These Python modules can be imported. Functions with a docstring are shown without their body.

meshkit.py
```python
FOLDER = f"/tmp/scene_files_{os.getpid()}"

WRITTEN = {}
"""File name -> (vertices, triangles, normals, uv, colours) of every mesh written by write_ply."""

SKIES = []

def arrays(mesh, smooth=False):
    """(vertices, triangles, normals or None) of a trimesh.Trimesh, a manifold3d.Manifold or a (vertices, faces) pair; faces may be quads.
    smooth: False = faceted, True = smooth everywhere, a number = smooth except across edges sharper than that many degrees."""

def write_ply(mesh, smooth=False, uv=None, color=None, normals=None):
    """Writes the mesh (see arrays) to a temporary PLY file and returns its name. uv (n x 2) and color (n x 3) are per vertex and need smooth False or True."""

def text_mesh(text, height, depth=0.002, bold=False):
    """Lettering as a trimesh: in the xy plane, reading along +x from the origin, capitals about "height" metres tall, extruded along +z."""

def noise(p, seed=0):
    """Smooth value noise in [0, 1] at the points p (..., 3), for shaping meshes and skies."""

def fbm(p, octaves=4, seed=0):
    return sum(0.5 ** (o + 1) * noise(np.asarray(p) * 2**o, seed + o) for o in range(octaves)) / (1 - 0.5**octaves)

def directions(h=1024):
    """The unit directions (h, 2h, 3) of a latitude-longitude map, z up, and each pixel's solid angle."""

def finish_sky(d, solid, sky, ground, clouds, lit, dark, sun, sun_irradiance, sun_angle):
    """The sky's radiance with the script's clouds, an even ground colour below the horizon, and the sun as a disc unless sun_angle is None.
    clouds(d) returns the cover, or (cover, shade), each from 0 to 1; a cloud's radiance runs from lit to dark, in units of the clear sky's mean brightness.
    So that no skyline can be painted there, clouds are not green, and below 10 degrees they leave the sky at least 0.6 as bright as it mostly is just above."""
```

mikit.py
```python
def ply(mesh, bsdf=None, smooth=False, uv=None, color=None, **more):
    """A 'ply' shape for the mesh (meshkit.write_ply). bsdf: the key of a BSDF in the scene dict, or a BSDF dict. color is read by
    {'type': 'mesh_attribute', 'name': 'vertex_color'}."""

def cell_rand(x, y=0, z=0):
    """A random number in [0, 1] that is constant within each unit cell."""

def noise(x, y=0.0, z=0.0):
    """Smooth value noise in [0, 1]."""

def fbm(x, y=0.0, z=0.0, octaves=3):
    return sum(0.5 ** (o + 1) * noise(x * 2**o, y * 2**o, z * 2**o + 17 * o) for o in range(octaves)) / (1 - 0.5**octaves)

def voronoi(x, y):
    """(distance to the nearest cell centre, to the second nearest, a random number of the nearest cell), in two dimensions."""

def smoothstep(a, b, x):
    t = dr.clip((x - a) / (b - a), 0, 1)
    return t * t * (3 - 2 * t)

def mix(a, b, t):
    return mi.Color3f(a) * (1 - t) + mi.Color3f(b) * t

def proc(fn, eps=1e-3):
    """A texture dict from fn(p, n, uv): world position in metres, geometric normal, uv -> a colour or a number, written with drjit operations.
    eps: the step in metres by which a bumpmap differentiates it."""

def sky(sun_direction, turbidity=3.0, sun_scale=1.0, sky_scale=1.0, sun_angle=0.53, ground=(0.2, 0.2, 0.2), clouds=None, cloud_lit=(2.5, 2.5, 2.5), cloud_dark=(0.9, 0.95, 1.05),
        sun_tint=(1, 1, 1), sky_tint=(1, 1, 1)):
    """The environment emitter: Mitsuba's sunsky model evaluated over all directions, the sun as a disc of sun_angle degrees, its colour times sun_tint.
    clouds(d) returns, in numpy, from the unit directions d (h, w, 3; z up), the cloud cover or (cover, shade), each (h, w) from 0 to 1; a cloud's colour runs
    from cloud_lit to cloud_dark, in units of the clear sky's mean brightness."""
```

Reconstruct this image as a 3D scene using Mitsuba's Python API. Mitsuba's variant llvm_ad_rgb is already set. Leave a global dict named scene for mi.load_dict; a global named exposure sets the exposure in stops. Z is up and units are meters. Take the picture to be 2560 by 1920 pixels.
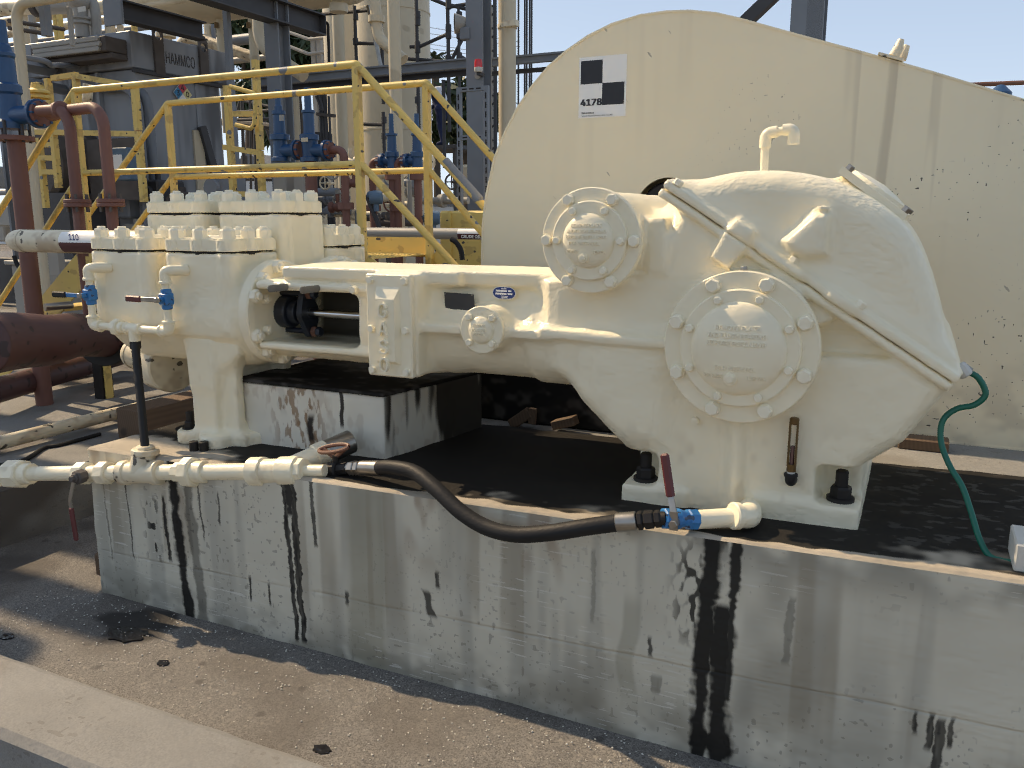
import math, random
import numpy as np, trimesh, mitsuba as mi, drjit as dr, manifold3d as m3
import mikit, meshkit
from mikit import ply, proc, noise, fbm, voronoi, smoothstep, mix
from shapely.geometry import Polygon, Point, box as sbox
from shapely.ops import unary_union

# ------------------------------------------------------------------ camera, sky, exposure
F_PX, YAW, PITCH, CAM_H = 2100.0, math.radians(25.7), math.radians(11.2), 1.60
CAM = np.array([0, 0, CAM_H])
FH = np.array([-math.sin(YAW), math.cos(YAW), 0.0])
RT = np.array([math.cos(YAW), math.sin(YAW), 0.0])
FW = FH * math.cos(PITCH) + np.array([0, 0, -math.sin(PITCH)])
UP = np.cross(RT, FW)
scene = {"type": "scene"}
labels = {}
scene["camera"] = {"type": "perspective", "fov": math.degrees(2 * math.atan(1280 / F_PX)), "fov_axis": "x", "near_clip": 0.05, "far_clip": 900.0,
                   "to_world": mi.ScalarTransform4f().look_at(origin=CAM.tolist(), target=(CAM + FW).tolist(), up=[0, 0, 1])}
SUN = np.array([-1.0, 0.095, 0.95])
scene["sky"] = mikit.sky(SUN.tolist(), turbidity=3.5, sun_scale=1.15, sky_scale=1.0, sun_tint=(1.0, 0.935, 0.83), sky_tint=(1.02, 1.0, 0.98), clouds=lambda d: 0.30 + 0.30 * np.exp(-d[..., 2] / 0.15), cloud_lit=(2.8, 3.1, 3.5), ground=(0.25, 0.23, 0.2))
exposure = 1.8


def ray(px, py):
    d = FW * F_PX + RT * (px - 1280) - UP * (py - 960)
    return d


def at(px, py, Y):          # where the sight line of a photo pixel meets the upright plane y = Y
    d = ray(px, py)
    return CAM + d * (Y / d[1])


def atx(px, py, X):
    d = ray(px, py)
    return CAM + d * (X / d[0])


def atz(px, py, Z):
    d = ray(px, py)
    return CAM + d * ((Z - CAM_H) / d[2])


# ------------------------------------------------------------------ naming
def uniq(key):
    if key not in scene and key not in labels:
        return key
    i = 1
    while f"{key}_{i:03d}" in scene or f"{key}_{i:03d}" in labels:
        i += 1
    return f"{key}_{i:03d}"


def thing(name, label, cat, group=None):
    k = uniq(name)
    labels[k] = {"label": label, "category": cat}
    if group:
        labels[k]["group"] = group
    return k


def put(name, mesh, mat, parent=None, label=None, smooth=35, kind=None, cat=None, group=None, tw=None, **more):
    key = uniq(parent + "__" + name if parent else name)
    d = mesh if isinstance(mesh, dict) else ply(mesh, mat, smooth=smooth, **more)
    if tw is not None:
        d = {**d, "to_world": tw}
    scene[key] = d
    info = {k: v for k, v in (("label", label), ("category", cat), ("group", group), ("kind", kind)) if v}
    if info:
        labels[key] = info
    return key


# ------------------------------------------------------------------ mesh helpers
def TM(v, f):
    return trimesh.Trimesh(np.asarray(v, float), np.asarray(f, int), process=False)


def cat_(*ms):
    ms = [m for m in ms if m is not None]
    return trimesh.util.concatenate([tm(m) for m in ms]) if len(ms) > 1 else tm(ms[0])


def tm(m):
    if hasattr(m, "to_mesh"):
        q = m.to_mesh()
        return TM(q.vert_properties[:, :3], q.tri_verts)
    return m


def rot_to(d):
    d = np.asarray(d, float) / np.linalg.norm(d)
    a = np.array([0, 0, 1.0]) if abs(d[2]) < 0.9 else np.array([1.0, 0, 0])
    u = np.cross(a, d); u /= np.linalg.norm(u)
    return np.stack([u, np.cross(d, u), d], 1)


def pose(p, d, spin=0.0, s=1.0):
    R = rot_to(d)
    c, q = math.cos(spin), math.sin(spin)
    R = R @ np.array([[c, -q, 0], [q, c, 0], [0, 0, 1]])
    M = np.eye(4); M[:3, :3] = R * s; M[:3, 3] = p
    return mi.ScalarTransform4f(M.tolist())


def moved(m, p, d=(0, 0, 1), spin=0.0, s=1.0):
    m = tm(m).copy()
    M = np.array(pose(p, d, spin, s).matrix).reshape(4, 4)
    m.apply_transform(M)
    return m


def box(x0, x1, y0, y1, z0, z1, b=0.0):
    if b <= 0:
        m = trimesh.creation.box((x1 - x0, y1 - y0, z1 - z0))
    else:
        pts = []
        h = np.array([x1 - x0, y1 - y0, z1 - z0]) / 2
        for sx in (-1, 1):
            for sy in (-1, 1):
                for sz in (-1, 1):
                    for k in range(3):
                        q = h.copy() - b; q[k] += b
                        pts.append(q * [sx, sy, sz])
        m = trimesh.Trimesh(pts).convex_hull
    m.apply_translation(((x0 + x1) / 2, (y0 + y1) / 2, (z0 + z1) / 2))
    return m


def beam(p, q, w, h, up=(0, 0, 1), b=0.0):
    p, q = np.asarray(p, float), np.asarray(q, float)
    d = q - p; L = np.linalg.norm(d); d = d / L
    up = np.asarray(up, float)
    if abs(d @ up) > 0.95:
        up = np.array([0, 1.0, 0])
    s = np.cross(d, up); s /= np.linalg.norm(s)
    u = np.cross(s, d)
    m = box(-w / 2, w / 2, -h / 2, h / 2, 0, L, b)
    M = np.eye(4); M[:3, 0], M[:3, 1], M[:3, 2], M[:3, 3] = s, u, d, p
    m.apply_transform(M)
    return m


def ibeam(p, q, w, h, t=0.012, up=(0, 0, 1)):
    p, q = np.asarray(p, float), np.asarray(q, float)
    d = q - p; d = d / np.linalg.norm(d)
    up = np.asarray(up, float)
    if abs(d @ up) > 0.95:
        up = np.array([0, 1.0, 0])
    s = np.cross(d, up); s /= np.linalg.norm(s)
    u = np.cross(s, d)
    o = u * (h - t) / 2
    return cat_(beam(p + o, q + o, w, t, up), beam(p - o, q - o, w, t, up), beam(p, q, t, h - 2 * t, up))


def fillet(pts, R, n=7):
    pts = [np.asarray(p, float) for p in pts]
    out = [pts[0]]
    for a, b, c in zip(pts, pts[1:], pts[2:]):
        u, v = a - b, c - b
        lu, lv = np.linalg.norm(u), np.linalg.norm(v)
        u, v = u / lu, v / lv
        ang = math.acos(np.clip(u @ v, -1, 1))
        if ang > math.pi - 0.03:
            out.append(b); continue
        t = min(R / math.tan(ang / 2), lu * 0.49, lv * 0.49)
        r = t * math.tan(ang / 2)
        w = (u + v) / np.linalg.norm(u + v)
        cen = b + w * r / math.sin(ang / 2)
        p0, p1 = b + u * t - cen, b + v * t - cen
        th = math.pi - ang
        for k in range(n + 1):
            s = k / n
            out.append(cen + (p0 * math.sin((1 - s) * th) + p1 * math.sin(s * th)) / math.sin(th))
    out.append(pts[-1])
    return np.array(out)


def spline(pts, n=10):
    P = np.array([pts[0]] + list(pts) + [pts[-1]], float)
    out = []
    for i in range(1, len(P) - 2):
        for k in range(n):
            t = k / n
            out.append(0.5 * (2 * P[i] + (P[i + 1] - P[i - 1]) * t + (2 * P[i - 1] - 5 * P[i] + 4 * P[i + 1] - P[i + 2]) * t ** 2 + (3 * P[i] - P[i - 1] - 3 * P[i + 1] + P[i + 2]) * t ** 3))
    out.append(P[-2])
    return np.array(out)


def tube(pts, r, n=14, caps=True):
    pts = np.asarray(pts, float)
    rr = np.full(len(pts), r, float) if np.isscalar(r) else np.asarray(r, float)
    t = np.gradient(pts, axis=0)
    t /= np.linalg.norm(t, axis=1, keepdims=True)
    u = rot_to(t[0])[:, 0]
    V = []
    a = np.arange(n) / n * 2 * math.pi
    for i in range(len(pts)):
        u = u - t[i] * (u @ t[i]); u /= np.linalg.norm(u)
        v = np.cross(t[i], u)
        V.append(pts[i] + rr[i] * (np.cos(a)[:, None] * u + np.sin(a)[:, None] * v))
    V = np.concatenate(V)
    Fq = []
    for i in range(len(pts) - 1):
        j = np.arange(n); k = (j + 1) % n
        A, B, C, D = i * n + j, i * n + k, (i + 1) * n + k, (i + 1) * n + j
        Fq += [np.stack([A, B, C], 1), np.stack([A, C, D], 1)]
    Fq = np.concatenate(Fq)
    if caps:
        m = len(V)
        V = np.vstack([V, pts[0], pts[-1]])
        j = np.arange(n); k = (j + 1) % n
        e = (len(pts) - 1) * n
        Fq = np.vstack([Fq, np.stack([np.full(n, m), k, j], 1), np.stack([np.full(n, m + 1), e + j, e + k], 1)])
    return TM(V, Fq)


def lathe(prof, p=(0, 0, 0), d=(0, 0, 1), n=32):
    """prof: (radius, height) pairs along the direction d."""
    prof = np.asarray(prof, float)
    a = np.arange(n) / n * 2 * math.pi
    V = np.concatenate([np.stack([r * np.cos(a), r * np.sin(a), np.full(n, h)], 1) for r, h in np.maximum(prof, [1e-5, -1e9])])
    Fq = []
    for i in range(len(prof) - 1):
        j = np.arange(n); k = (j + 1) % n
        A, B, C, D = i * n + j, i * n + k, (i + 1) * n + k, (i + 1) * n + j
        Fq += [np.stack([A, B, C], 1), np.stack([A, C, D], 1)]
    return moved(TM(V, np.concatenate(Fq)), p, d)


def cyl(p, q, r, n=24, b=0.0):
    p, q = np.asarray(p, float), np.asarray(q, float)
    L = np.linalg.norm(q - p)
    b = min(b, r * 0.5, L * 0.3)
    pr = [(0, 0), (r - b, 0), (r, b), (r, L - b), (r - b, L), (0, L)] if b > 0 else [(0, 0), (r, 0), (r, L), (0, L)]
    return lathe(pr, p, q - p, n)


def hexhead(r, h, stud=0.0, washer=0.0):
    a = np.arange(6) / 6 * 2 * math.pi
    ring = lambda rad, z: np.stack([rad * np.cos(a), rad * np.sin(a), np.full(6, z)], 1)
    z0 = washer
    V = np.vstack([ring(r, z0), ring(r, z0 + h * 0.82), ring(r * 0.87, z0 + h), [[0, 0, z0 + h]]])
    Fq = []
    for i in range(2):
        for j in range(6):
            k = (j + 1) % 6
            Fq += [[i * 6 + j, i * 6 + k, i * 6 + 6 + k], [i * 6 + j, i * 6 + 6 + k, i * 6 + 6 + j]]
    Fq += [[12 + j, 12 + (j + 1) % 6, 18] for j in range(6)]
    m = [TM(V, Fq)]
    if washer:
        m.append(lathe([(0, 0), (r * 1.12, 0), (r * 1.12, washer), (0, washer)], n=16))
    if stud:
        m.append(lathe([(r * 0.56, z0 + h - 0.002), (r * 0.56, z0 + h + stud * 0.8), (r * 0.46, z0 + h + stud), (0, z0 + h + stud)], n=12))
    return cat_(*m)


def prism(poly, a0, a1, axis="y"):
    """A shapely polygon (u, v) pushed along an axis: y -> (u, y, v); x -> (x, u, v); z -> (u, v, z)."""
    ms = []
    for g in getattr(poly, "geoms", [poly]):
        m = trimesh.creation.extrude_polygon(g, a1 - a0, engine="earcut")
        v = np.array(m.vertices); v[:, 2] += a0
        if axis == "y":
            v = v[:, [0, 2, 1]]
            m = TM(v, np.array(m.faces)[:, ::-1])
        elif axis == "x":
            m = TM(v[:, [2, 0, 1]], m.faces)
        else:
            m = TM(v, m.faces)
        ms.append(m)
    return cat_(*ms)


def text_at(txt, h, p, depth=0.0015, bold=True, ux=(1, 0, 0), uz=(0, 0, 1), center=True, width=None):
    """Lettering standing upright: reading along ux, up along uz, proud of the surface towards ux x uz."""
    m = meshkit.text_mesh(txt, h, depth, bold)
    v = np.array(m.vertices)
    if width:
        v[:, 0] *= width / (v[:, 0].max() - v[:, 0].min())
    if center:
        v[:, 0] -= (v[:, 0].max() + v[:, 0].min()) / 2
    ux, uz = np.asarray(ux, float), np.asarray(uz, float)
    return TM(np.asarray(p) + v[:, :1] * ux + v[:, 1:2] * uz + v[:, 2:3] * np.cross(ux, uz), m.faces)


def jiggle(m, amp, freq, seed=0):
    m = tm(m)
    n = np.array(m.vertex_normals)
    v = np.array(m.vertices)
    return TM(v + n * ((meshkit.fbm(v * freq + 31.7, 3, seed) - 0.5) * 2 * amp)[:, None], m.faces)


# ------------------------------------------------------------------ castings: signed distance field -> surface net
class Field:
    def __init__(s, lo, hi, h):
        s.lo, s.h = np.array(lo, float), h
        n = np.ceil((np.array(hi) - lo) / h).astype(int) + 1
        s.ax = [s.lo[k] + h * np.arange(n[k]) for k in range(3)]
        s.F = np.full(n, 1.0, np.float32)

    def _sl(s, bb, m):
        sl = []
        for k in range(3):
            a = max(0, int((bb[0][k] - m - s.lo[k]) / s.h)); b = min(len(s.ax[k]), int((bb[1][k] + m - s.lo[k]) / s.h) + 2)
            sl.append(slice(a, max(a, b)))
        return tuple(sl)

    def op(s, fn, bb, k=0.02, cut=False):
        sl = s._sl(bb, k + 0.04)
        X, Y, Z = np.meshgrid(*[s.ax[i][sl[i]] for i in range(3)], indexing="ij", sparse=True)
        d = fn(X, Y, Z)
        a = s.F[sl]
        if cut:
            d = -d
            hh = np.maximum(k - np.abs(a - d), 0) / k
            s.F[sl] = np.maximum(a, d) + hh * hh * k / 4
        else:
            hh = np.maximum(k - np.abs(a - d), 0) / k
            s.F[sl] = np.minimum(a, d) - hh * hh * k / 4

    def box(s, x0, x1, y0, y1, z0, z1, r=0.01, k=0.02, cut=False):
        c, h = [(x0 + x1) / 2, (y0 + y1) / 2, (z0 + z1) / 2], [(x1 - x0) / 2 - r, (y1 - y0) / 2 - r, (z1 - z0) / 2 - r]

        def fn(X, Y, Z):
            q = [np.abs(v - cc) - hh for v, cc, hh in zip((X, Y, Z), c, h)]
            return np.sqrt(sum(np.maximum(v, 0) ** 2 for v in q)) + np.minimum(np.maximum(np.maximum(q[0], q[1]), q[2]), 0) - r
        s.op(fn, ([x0, y0, z0], [x1, y1, z1]), k, cut)

    def cyl(s, axis, c, a0, a1, R, r=0.01, k=0.02, cut=False, R1=None):
        i = "xyz".index(axis); j, l = [q for q in range(3) if q != i]
        R1 = R if R1 is None else R1

        def fn(X, Y, Z):
            v = (X, Y, Z)
            t = np.clip((v[i] - a0) / (a1 - a0), 0, 1)
            q0 = np.sqrt((v[j] - c[0]) ** 2 + (v[l] - c[1]) ** 2) - (R + (R1 - R) * t) + r
            q1 = np.abs(v[i] - (a0 + a1) / 2) - (a1 - a0) / 2 + r
            return np.sqrt(np.maximum(q0, 0) ** 2 + np.maximum(q1, 0) ** 2) + np.minimum(np.maximum(q0, q1), 0) - r
        lo, hi = np.zeros(3), np.zeros(3)
        M = max(R, R1)
        lo[i], hi[i] = a0, a1
        lo[j], hi[j], lo[l], hi[l] = c[0] - M, c[0] + M, c[1] - M, c[1] + M
        s.op(fn, (lo, hi), k, cut)

    def poly(s, axis, pts, a0, a1, r=0.02, k=0.02, cut=False):
        """pts in the other two axes, in xyz order; edges rounded by r."""
        i = "xyz".index(axis); j, l = [q for q in range(3) if q != i]
        P = np.asarray(pts, float)

        def fn(X, Y, Z):
            v = (X, Y, Z)
            U, W = np.broadcast_arrays(v[j], v[l])
            d = np.full(U.shape, 1e9); sg = np.ones(U.shape)
            for a, b in zip(P, np.roll(P, -1, 0)):
                e = b - a
                wu, ww = U - a[0], W - a[1]
                t = np.clip((wu * e[0] + ww * e[1]) / (e @ e), 0, 1)
                d = np.minimum(d, (wu - e[0] * t) ** 2 + (ww - e[1] * t) ** 2)
                c1, c2, c3 = W >= a[1], W < b[1], e[0] * ww > e[1] * wu
                sg = np.where((c1 & c2 & c3) | (~c1 & ~c2 & ~c3), -sg, sg)
            q0 = sg * np.sqrt(d) + r
            q1 = np.abs(v[i] - (a0 + a1) / 2) - (a1 - a0) / 2 + r
            return np.sqrt(np.maximum(q0, 0) ** 2 + np.maximum(q1, 0) ** 2) + np.minimum(np.maximum(q0, q1), 0) - r
        lo, hi = np.zeros(3), np.zeros(3)
        lo[i], hi[i] = a0, a1
        lo[j], lo[l] = P.min(0); hi[j], hi[l] = P.max(0)
        s.op(fn, (lo, hi), k, cut)

    def mesh(s, rough=0.0, freq=25.0):
        Fd = s.F
        if rough:
            near = np.argwhere(np.abs(Fd) < 3 * s.h)
            p = near * s.h + s.lo
            Fd[tuple(near.T)] += ((meshkit.fbm(p * freq, 3) - 0.5) * 2 * rough).astype(np.float32)
        S = Fd < 0
        c = sum(S[i:S.shape[0] - 1 + i, j:S.shape[1] - 1 + j, k:S.shape[2] - 1 + k].astype(np.int8) for i in (0, 1) for j in (0, 1) for k in (0, 1))
        act = (c > 0) & (c < 8)
        idx = np.full(act.shape, -1, np.int64)
        cells = np.argwhere(act)
        idx[act] = np.arange(len(cells))
        acc, cnt = np.zeros((len(cells), 3)), np.zeros(len(cells))
        corners = [np.array(q) for q in np.ndindex(2, 2, 2)]
        val = {tuple(q): Fd[tuple((cells + q).T)] for q in corners}
        for q in corners:
            for i in range(3):
                if q[i] == 0:
                    q2 = q.copy(); q2[i] = 1
                    a, b = val[tuple(q)], val[tuple(q2)]
                    cr = (a < 0) != (b < 0)
                    t = np.where(cr, a / np.where(cr, a - b, 1), 0)
                    acc[cr] += (q + (q2 - q) * t[:, None])[cr]; cnt[cr] += 1
        V = (cells + acc / np.maximum(cnt, 1)[:, None]) * s.h + s.lo
        Q = []
        for i in range(3):
            j, l = (i + 1) % 3, (i + 2) % 3
            A = np.take(S, range(S.shape[i] - 1), i); B = np.take(S, range(1, S.shape[i]), i)
            e = np.argwhere(A != B)
            e = e[(e[:, j] > 0) & (e[:, l] > 0) & (e[:, j] < act.shape[j]) & (e[:, l] < act.shape[l])]
            ej, el = np.eye(3, dtype=int)[j], np.eye(3, dtype=int)[l]
            quad = np.stack([idx[tuple((e - o).T)] for o in (ej + el, el, 0 * ej, ej)], 1)
            flip = ~A[tuple(e.T)]
            quad[flip] = quad[flip][:, ::-1]
            Q.append(quad)
        Q = np.vstack(Q)
        return TM(V, np.vstack([Q[:, [0, 1, 2]], Q[:, [0, 2, 3]]]))

# ------------------------------------------------------------------ materials
def M(name, base, rough=0.5, metallic=0.0, bump=None, spec=0.5, eps=1.5e-3, coat=0.0, coat_gloss=0.8, two=True):
    base = proc(base) if callable(base) else {"type": "rgb", "value": list(base)}
    rough = proc(rough) if callable(rough) else float(rough)
    b = {"type": "principled", "base_color": base, "roughness": rough, "metallic": float(metallic), "specular": float(spec)}
    if coat:
        b["clearcoat"], b["clearcoat_gloss"] = coat, coat_gloss
    if bump:
        b = {"type": "bumpmap", "arbitrary": proc(bump[0], eps), "scale": float(bump[1]), "nested": b}
    scene[name] = {"type": "twosided", "nested": b} if two else b
    return name


C3 = mi.Color3f
sst = smoothstep


# thick brushed cream enamel of the pump
def paint_c(p, n, uv):
    a = fbm(p.x * 5, p.y * 5, p.z * 5, 2)
    c = mix((0.81, 0.742, 0.555), (0.76, 0.69, 0.50), a)
    g = sst(0.56, 0.74, fbm(p.x * 16 + 3, p.y * 16, p.z * 9, 3)) * sst(1.12, 0.80, p.z)
    c = mix(c, (0.50, 0.42, 0.28), g * 0.45)
    oil = sst(2.66, 2.74, p.y - 0.05 * noise(p.x * 20, p.z * 20)) * sst(2.98, 2.95, p.y) * sst(-2.33, -2.29, p.x) * sst(-1.74, -1.78, p.x) * sst(1.09, 1.12, p.z) * sst(1.36, 1.35, p.z)  # blackens the back of the stuffing-box cavity
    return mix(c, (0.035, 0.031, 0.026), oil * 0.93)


def paint_h(p, n, uv):
    a = fbm(p.x * 85, p.y * 85, p.z * 85, 3)
    lump = sst(0.62, 0.75, noise(p.x * 75 + 5, p.y * 75, p.z * 75)) * sst(0.45, 0.6, noise(p.x * 7, p.y * 7, p.z * 7 + 3))
    return a + lump * 0.35 + 0.25 * noise(p.x * 190, p.y * 190, p.z * 190)


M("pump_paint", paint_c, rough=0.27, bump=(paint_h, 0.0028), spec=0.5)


# smoother paint of machined cover plates, pipes and nuts
def paint2_h(p, n, uv):
    return fbm(p.x * 60, p.y * 60, p.z * 60, 2)


M("pipe_paint", paint_c, rough=0.32, bump=(paint2_h, 0.0012))


def dirty_c(p, n, uv):
    a = fbm(p.x * 14, p.y * 14, p.z * 14, 3)
    s = sst(0.50, 0.66, fbm(p.x * 9 + 4, p.y * 9, p.z * 9, 3))
    d = sst(0.72, 0.78, fbm(p.x * 30, p.y * 30, p.z * 30, 2))
    return mix(mix(mix((0.70, 0.63, 0.46), (0.62, 0.55, 0.40), a), (0.36, 0.27, 0.17), s * 0.6), (0.03, 0.025, 0.02), d * 0.9)


M("dirty_cream", dirty_c, rough=0.42, bump=(paint2_h, 0.0012))


def valvecover_c(p, n, uv):
    return mix((0.81, 0.755, 0.59), (0.76, 0.70, 0.53), fbm(p.x * 12, p.y * 12, p.z * 12, 2))


M("smooth_paint", valvecover_c, rough=0.3)

# belt guard: tan paint with chips, rain streaks
def guard_c(p, n, uv):
    a = fbm(p.x * 2.2, p.y, p.z * 2.2, 3)
    c = mix((0.82, 0.73, 0.52), (0.765, 0.675, 0.475), a)
    st = sst(0.55, 0.75, fbm(p.x * 14, 3.3, p.z * 0.5, 3)) * sst(0.42, 0.62, fbm(p.x * 1.7 + 8, 0.0, p.z * 0.8, 2))
    rs = sst(0.30, 0.0, dr.abs(p.x + 0.14 - 0.05 * (noise(p.z * 3.0, 7.0) - 0.5))) * sst(0.55, 0.70, fbm(p.x * 24, 1.0, p.z * 0.9, 2)) * sst(1.1, 1.6, p.z)
    c = mix(c, (0.42, 0.36, 0.26), dr.clip(st * 0.09 + rs * 0.55, 0, 1))
    low = sst(1.15, 0.75, p.z) * sst(0.40, 0.66, fbm(p.x * 9, 2.0, p.z * 9, 3))
    c = mix(c, (0.28, 0.235, 0.17), low * 0.35)
    chip = sst(0.93, 0.95, noise(p.x * 95, p.z * 95, 1.0)) * sst(0.55, 0.7, noise(p.x * 3, p.z * 3, 7.0)) * sst(-1.2, -0.1, p.x)
    scr = sst(0.965, 0.975, noise(p.x * 30 + p.z * 26, p.z * 6 - p.x * 6, 5.0)) * sst(0.5, 0.7, noise(p.x * 2, p.z * 2, 2.0))
    return mix(c, (0.10, 0.085, 0.07), dr.clip(chip + scr * 0.5, 0, 1))


def guard_h(p, n, uv):
    return fbm(p.x * 30, p.y * 30, p.z * 30, 2) + 1.6 * noise(p.x * 2.2, p.y, p.z * 2.0)


M("guard_paint", guard_c, rough=0.48, bump=(guard_h, 0.0016), eps=2.5e-3)

# painted concrete of the foundation, with its drips, oil and joint
DRIPS = [  # x, half width, top z, bottom z, darkness, lean
    (-2.615, 0.034, 0.70, -0.1, 0.97, -0.10), (-2.535, 0.030, 0.70, -0.1, 0.60, -0.10), (-2.668, 0.011, 0.50, 0.225, 0.97, -0.08),
    (-2.045, 0.013, 0.70, 0.02, 0.99, -0.085), (-2.002, 0.016, 0.70, 0.02, 0.99, -0.05), (-2.020, 0.024, 0.70, 0.52, 0.95, 0.0), (-1.916, 0.010, 0.69, 0.42, 0.92, -0.08),
    (-3.02, 0.005, 0.56, 0.17, 0.6, -0.1), (-2.88, 0.005, 0.56, 0.20, 0.9, -0.07), (-2.47, 0.006, 0.58, 0.35, 0.85, -0.08), (-2.37, 0.007, 0.56, 0.43, 0.85, -0.09),
    (-0.466, 0.036, 0.74, -0.1, 0.97, 0.045), (-0.400, 0.019, 0.74, 0.20, 0.95, 0.02), (-0.428, 0.048, 0.50, -0.1, 0.97, 0.0),
    (-0.825, 0.009, 0.60, 0.36, 0.35, 0.02), (-0.244, 0.012, 0.56, 0.36, 0.45, 0.03),
    (-1.44, 0.020, 0.34, 0.25, 0.85, -0.5), (-1.77, 0.011, 0.27, 0.22, 0.9, 0.0), (-1.39, 0.010, 0.42, 0.36, 0.9, 0.0), (-2.137, 0.007, 0.23, 0.14, 0.95, 0.0), (-2.235, 0.007, 0.24, 0.14, 0.95, 0.0),
    (-0.62, 0.016, 0.23, 0.17, 0.5, 0.0), (-0.64, 0.010, 0.35, 0.29, 0.97, 0.0), (0.13, 0.010, 0.31, 0.20, 0.93, 0.0), (0.095, 0.008, 0.305, 0.24, 0.93, 0.0), (0.155, 0.014, 0.30, 0.12, 0.93, 0.0), (0.18, 0.008, 0.31, 0.22, 0.93, 0.0)]


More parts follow.
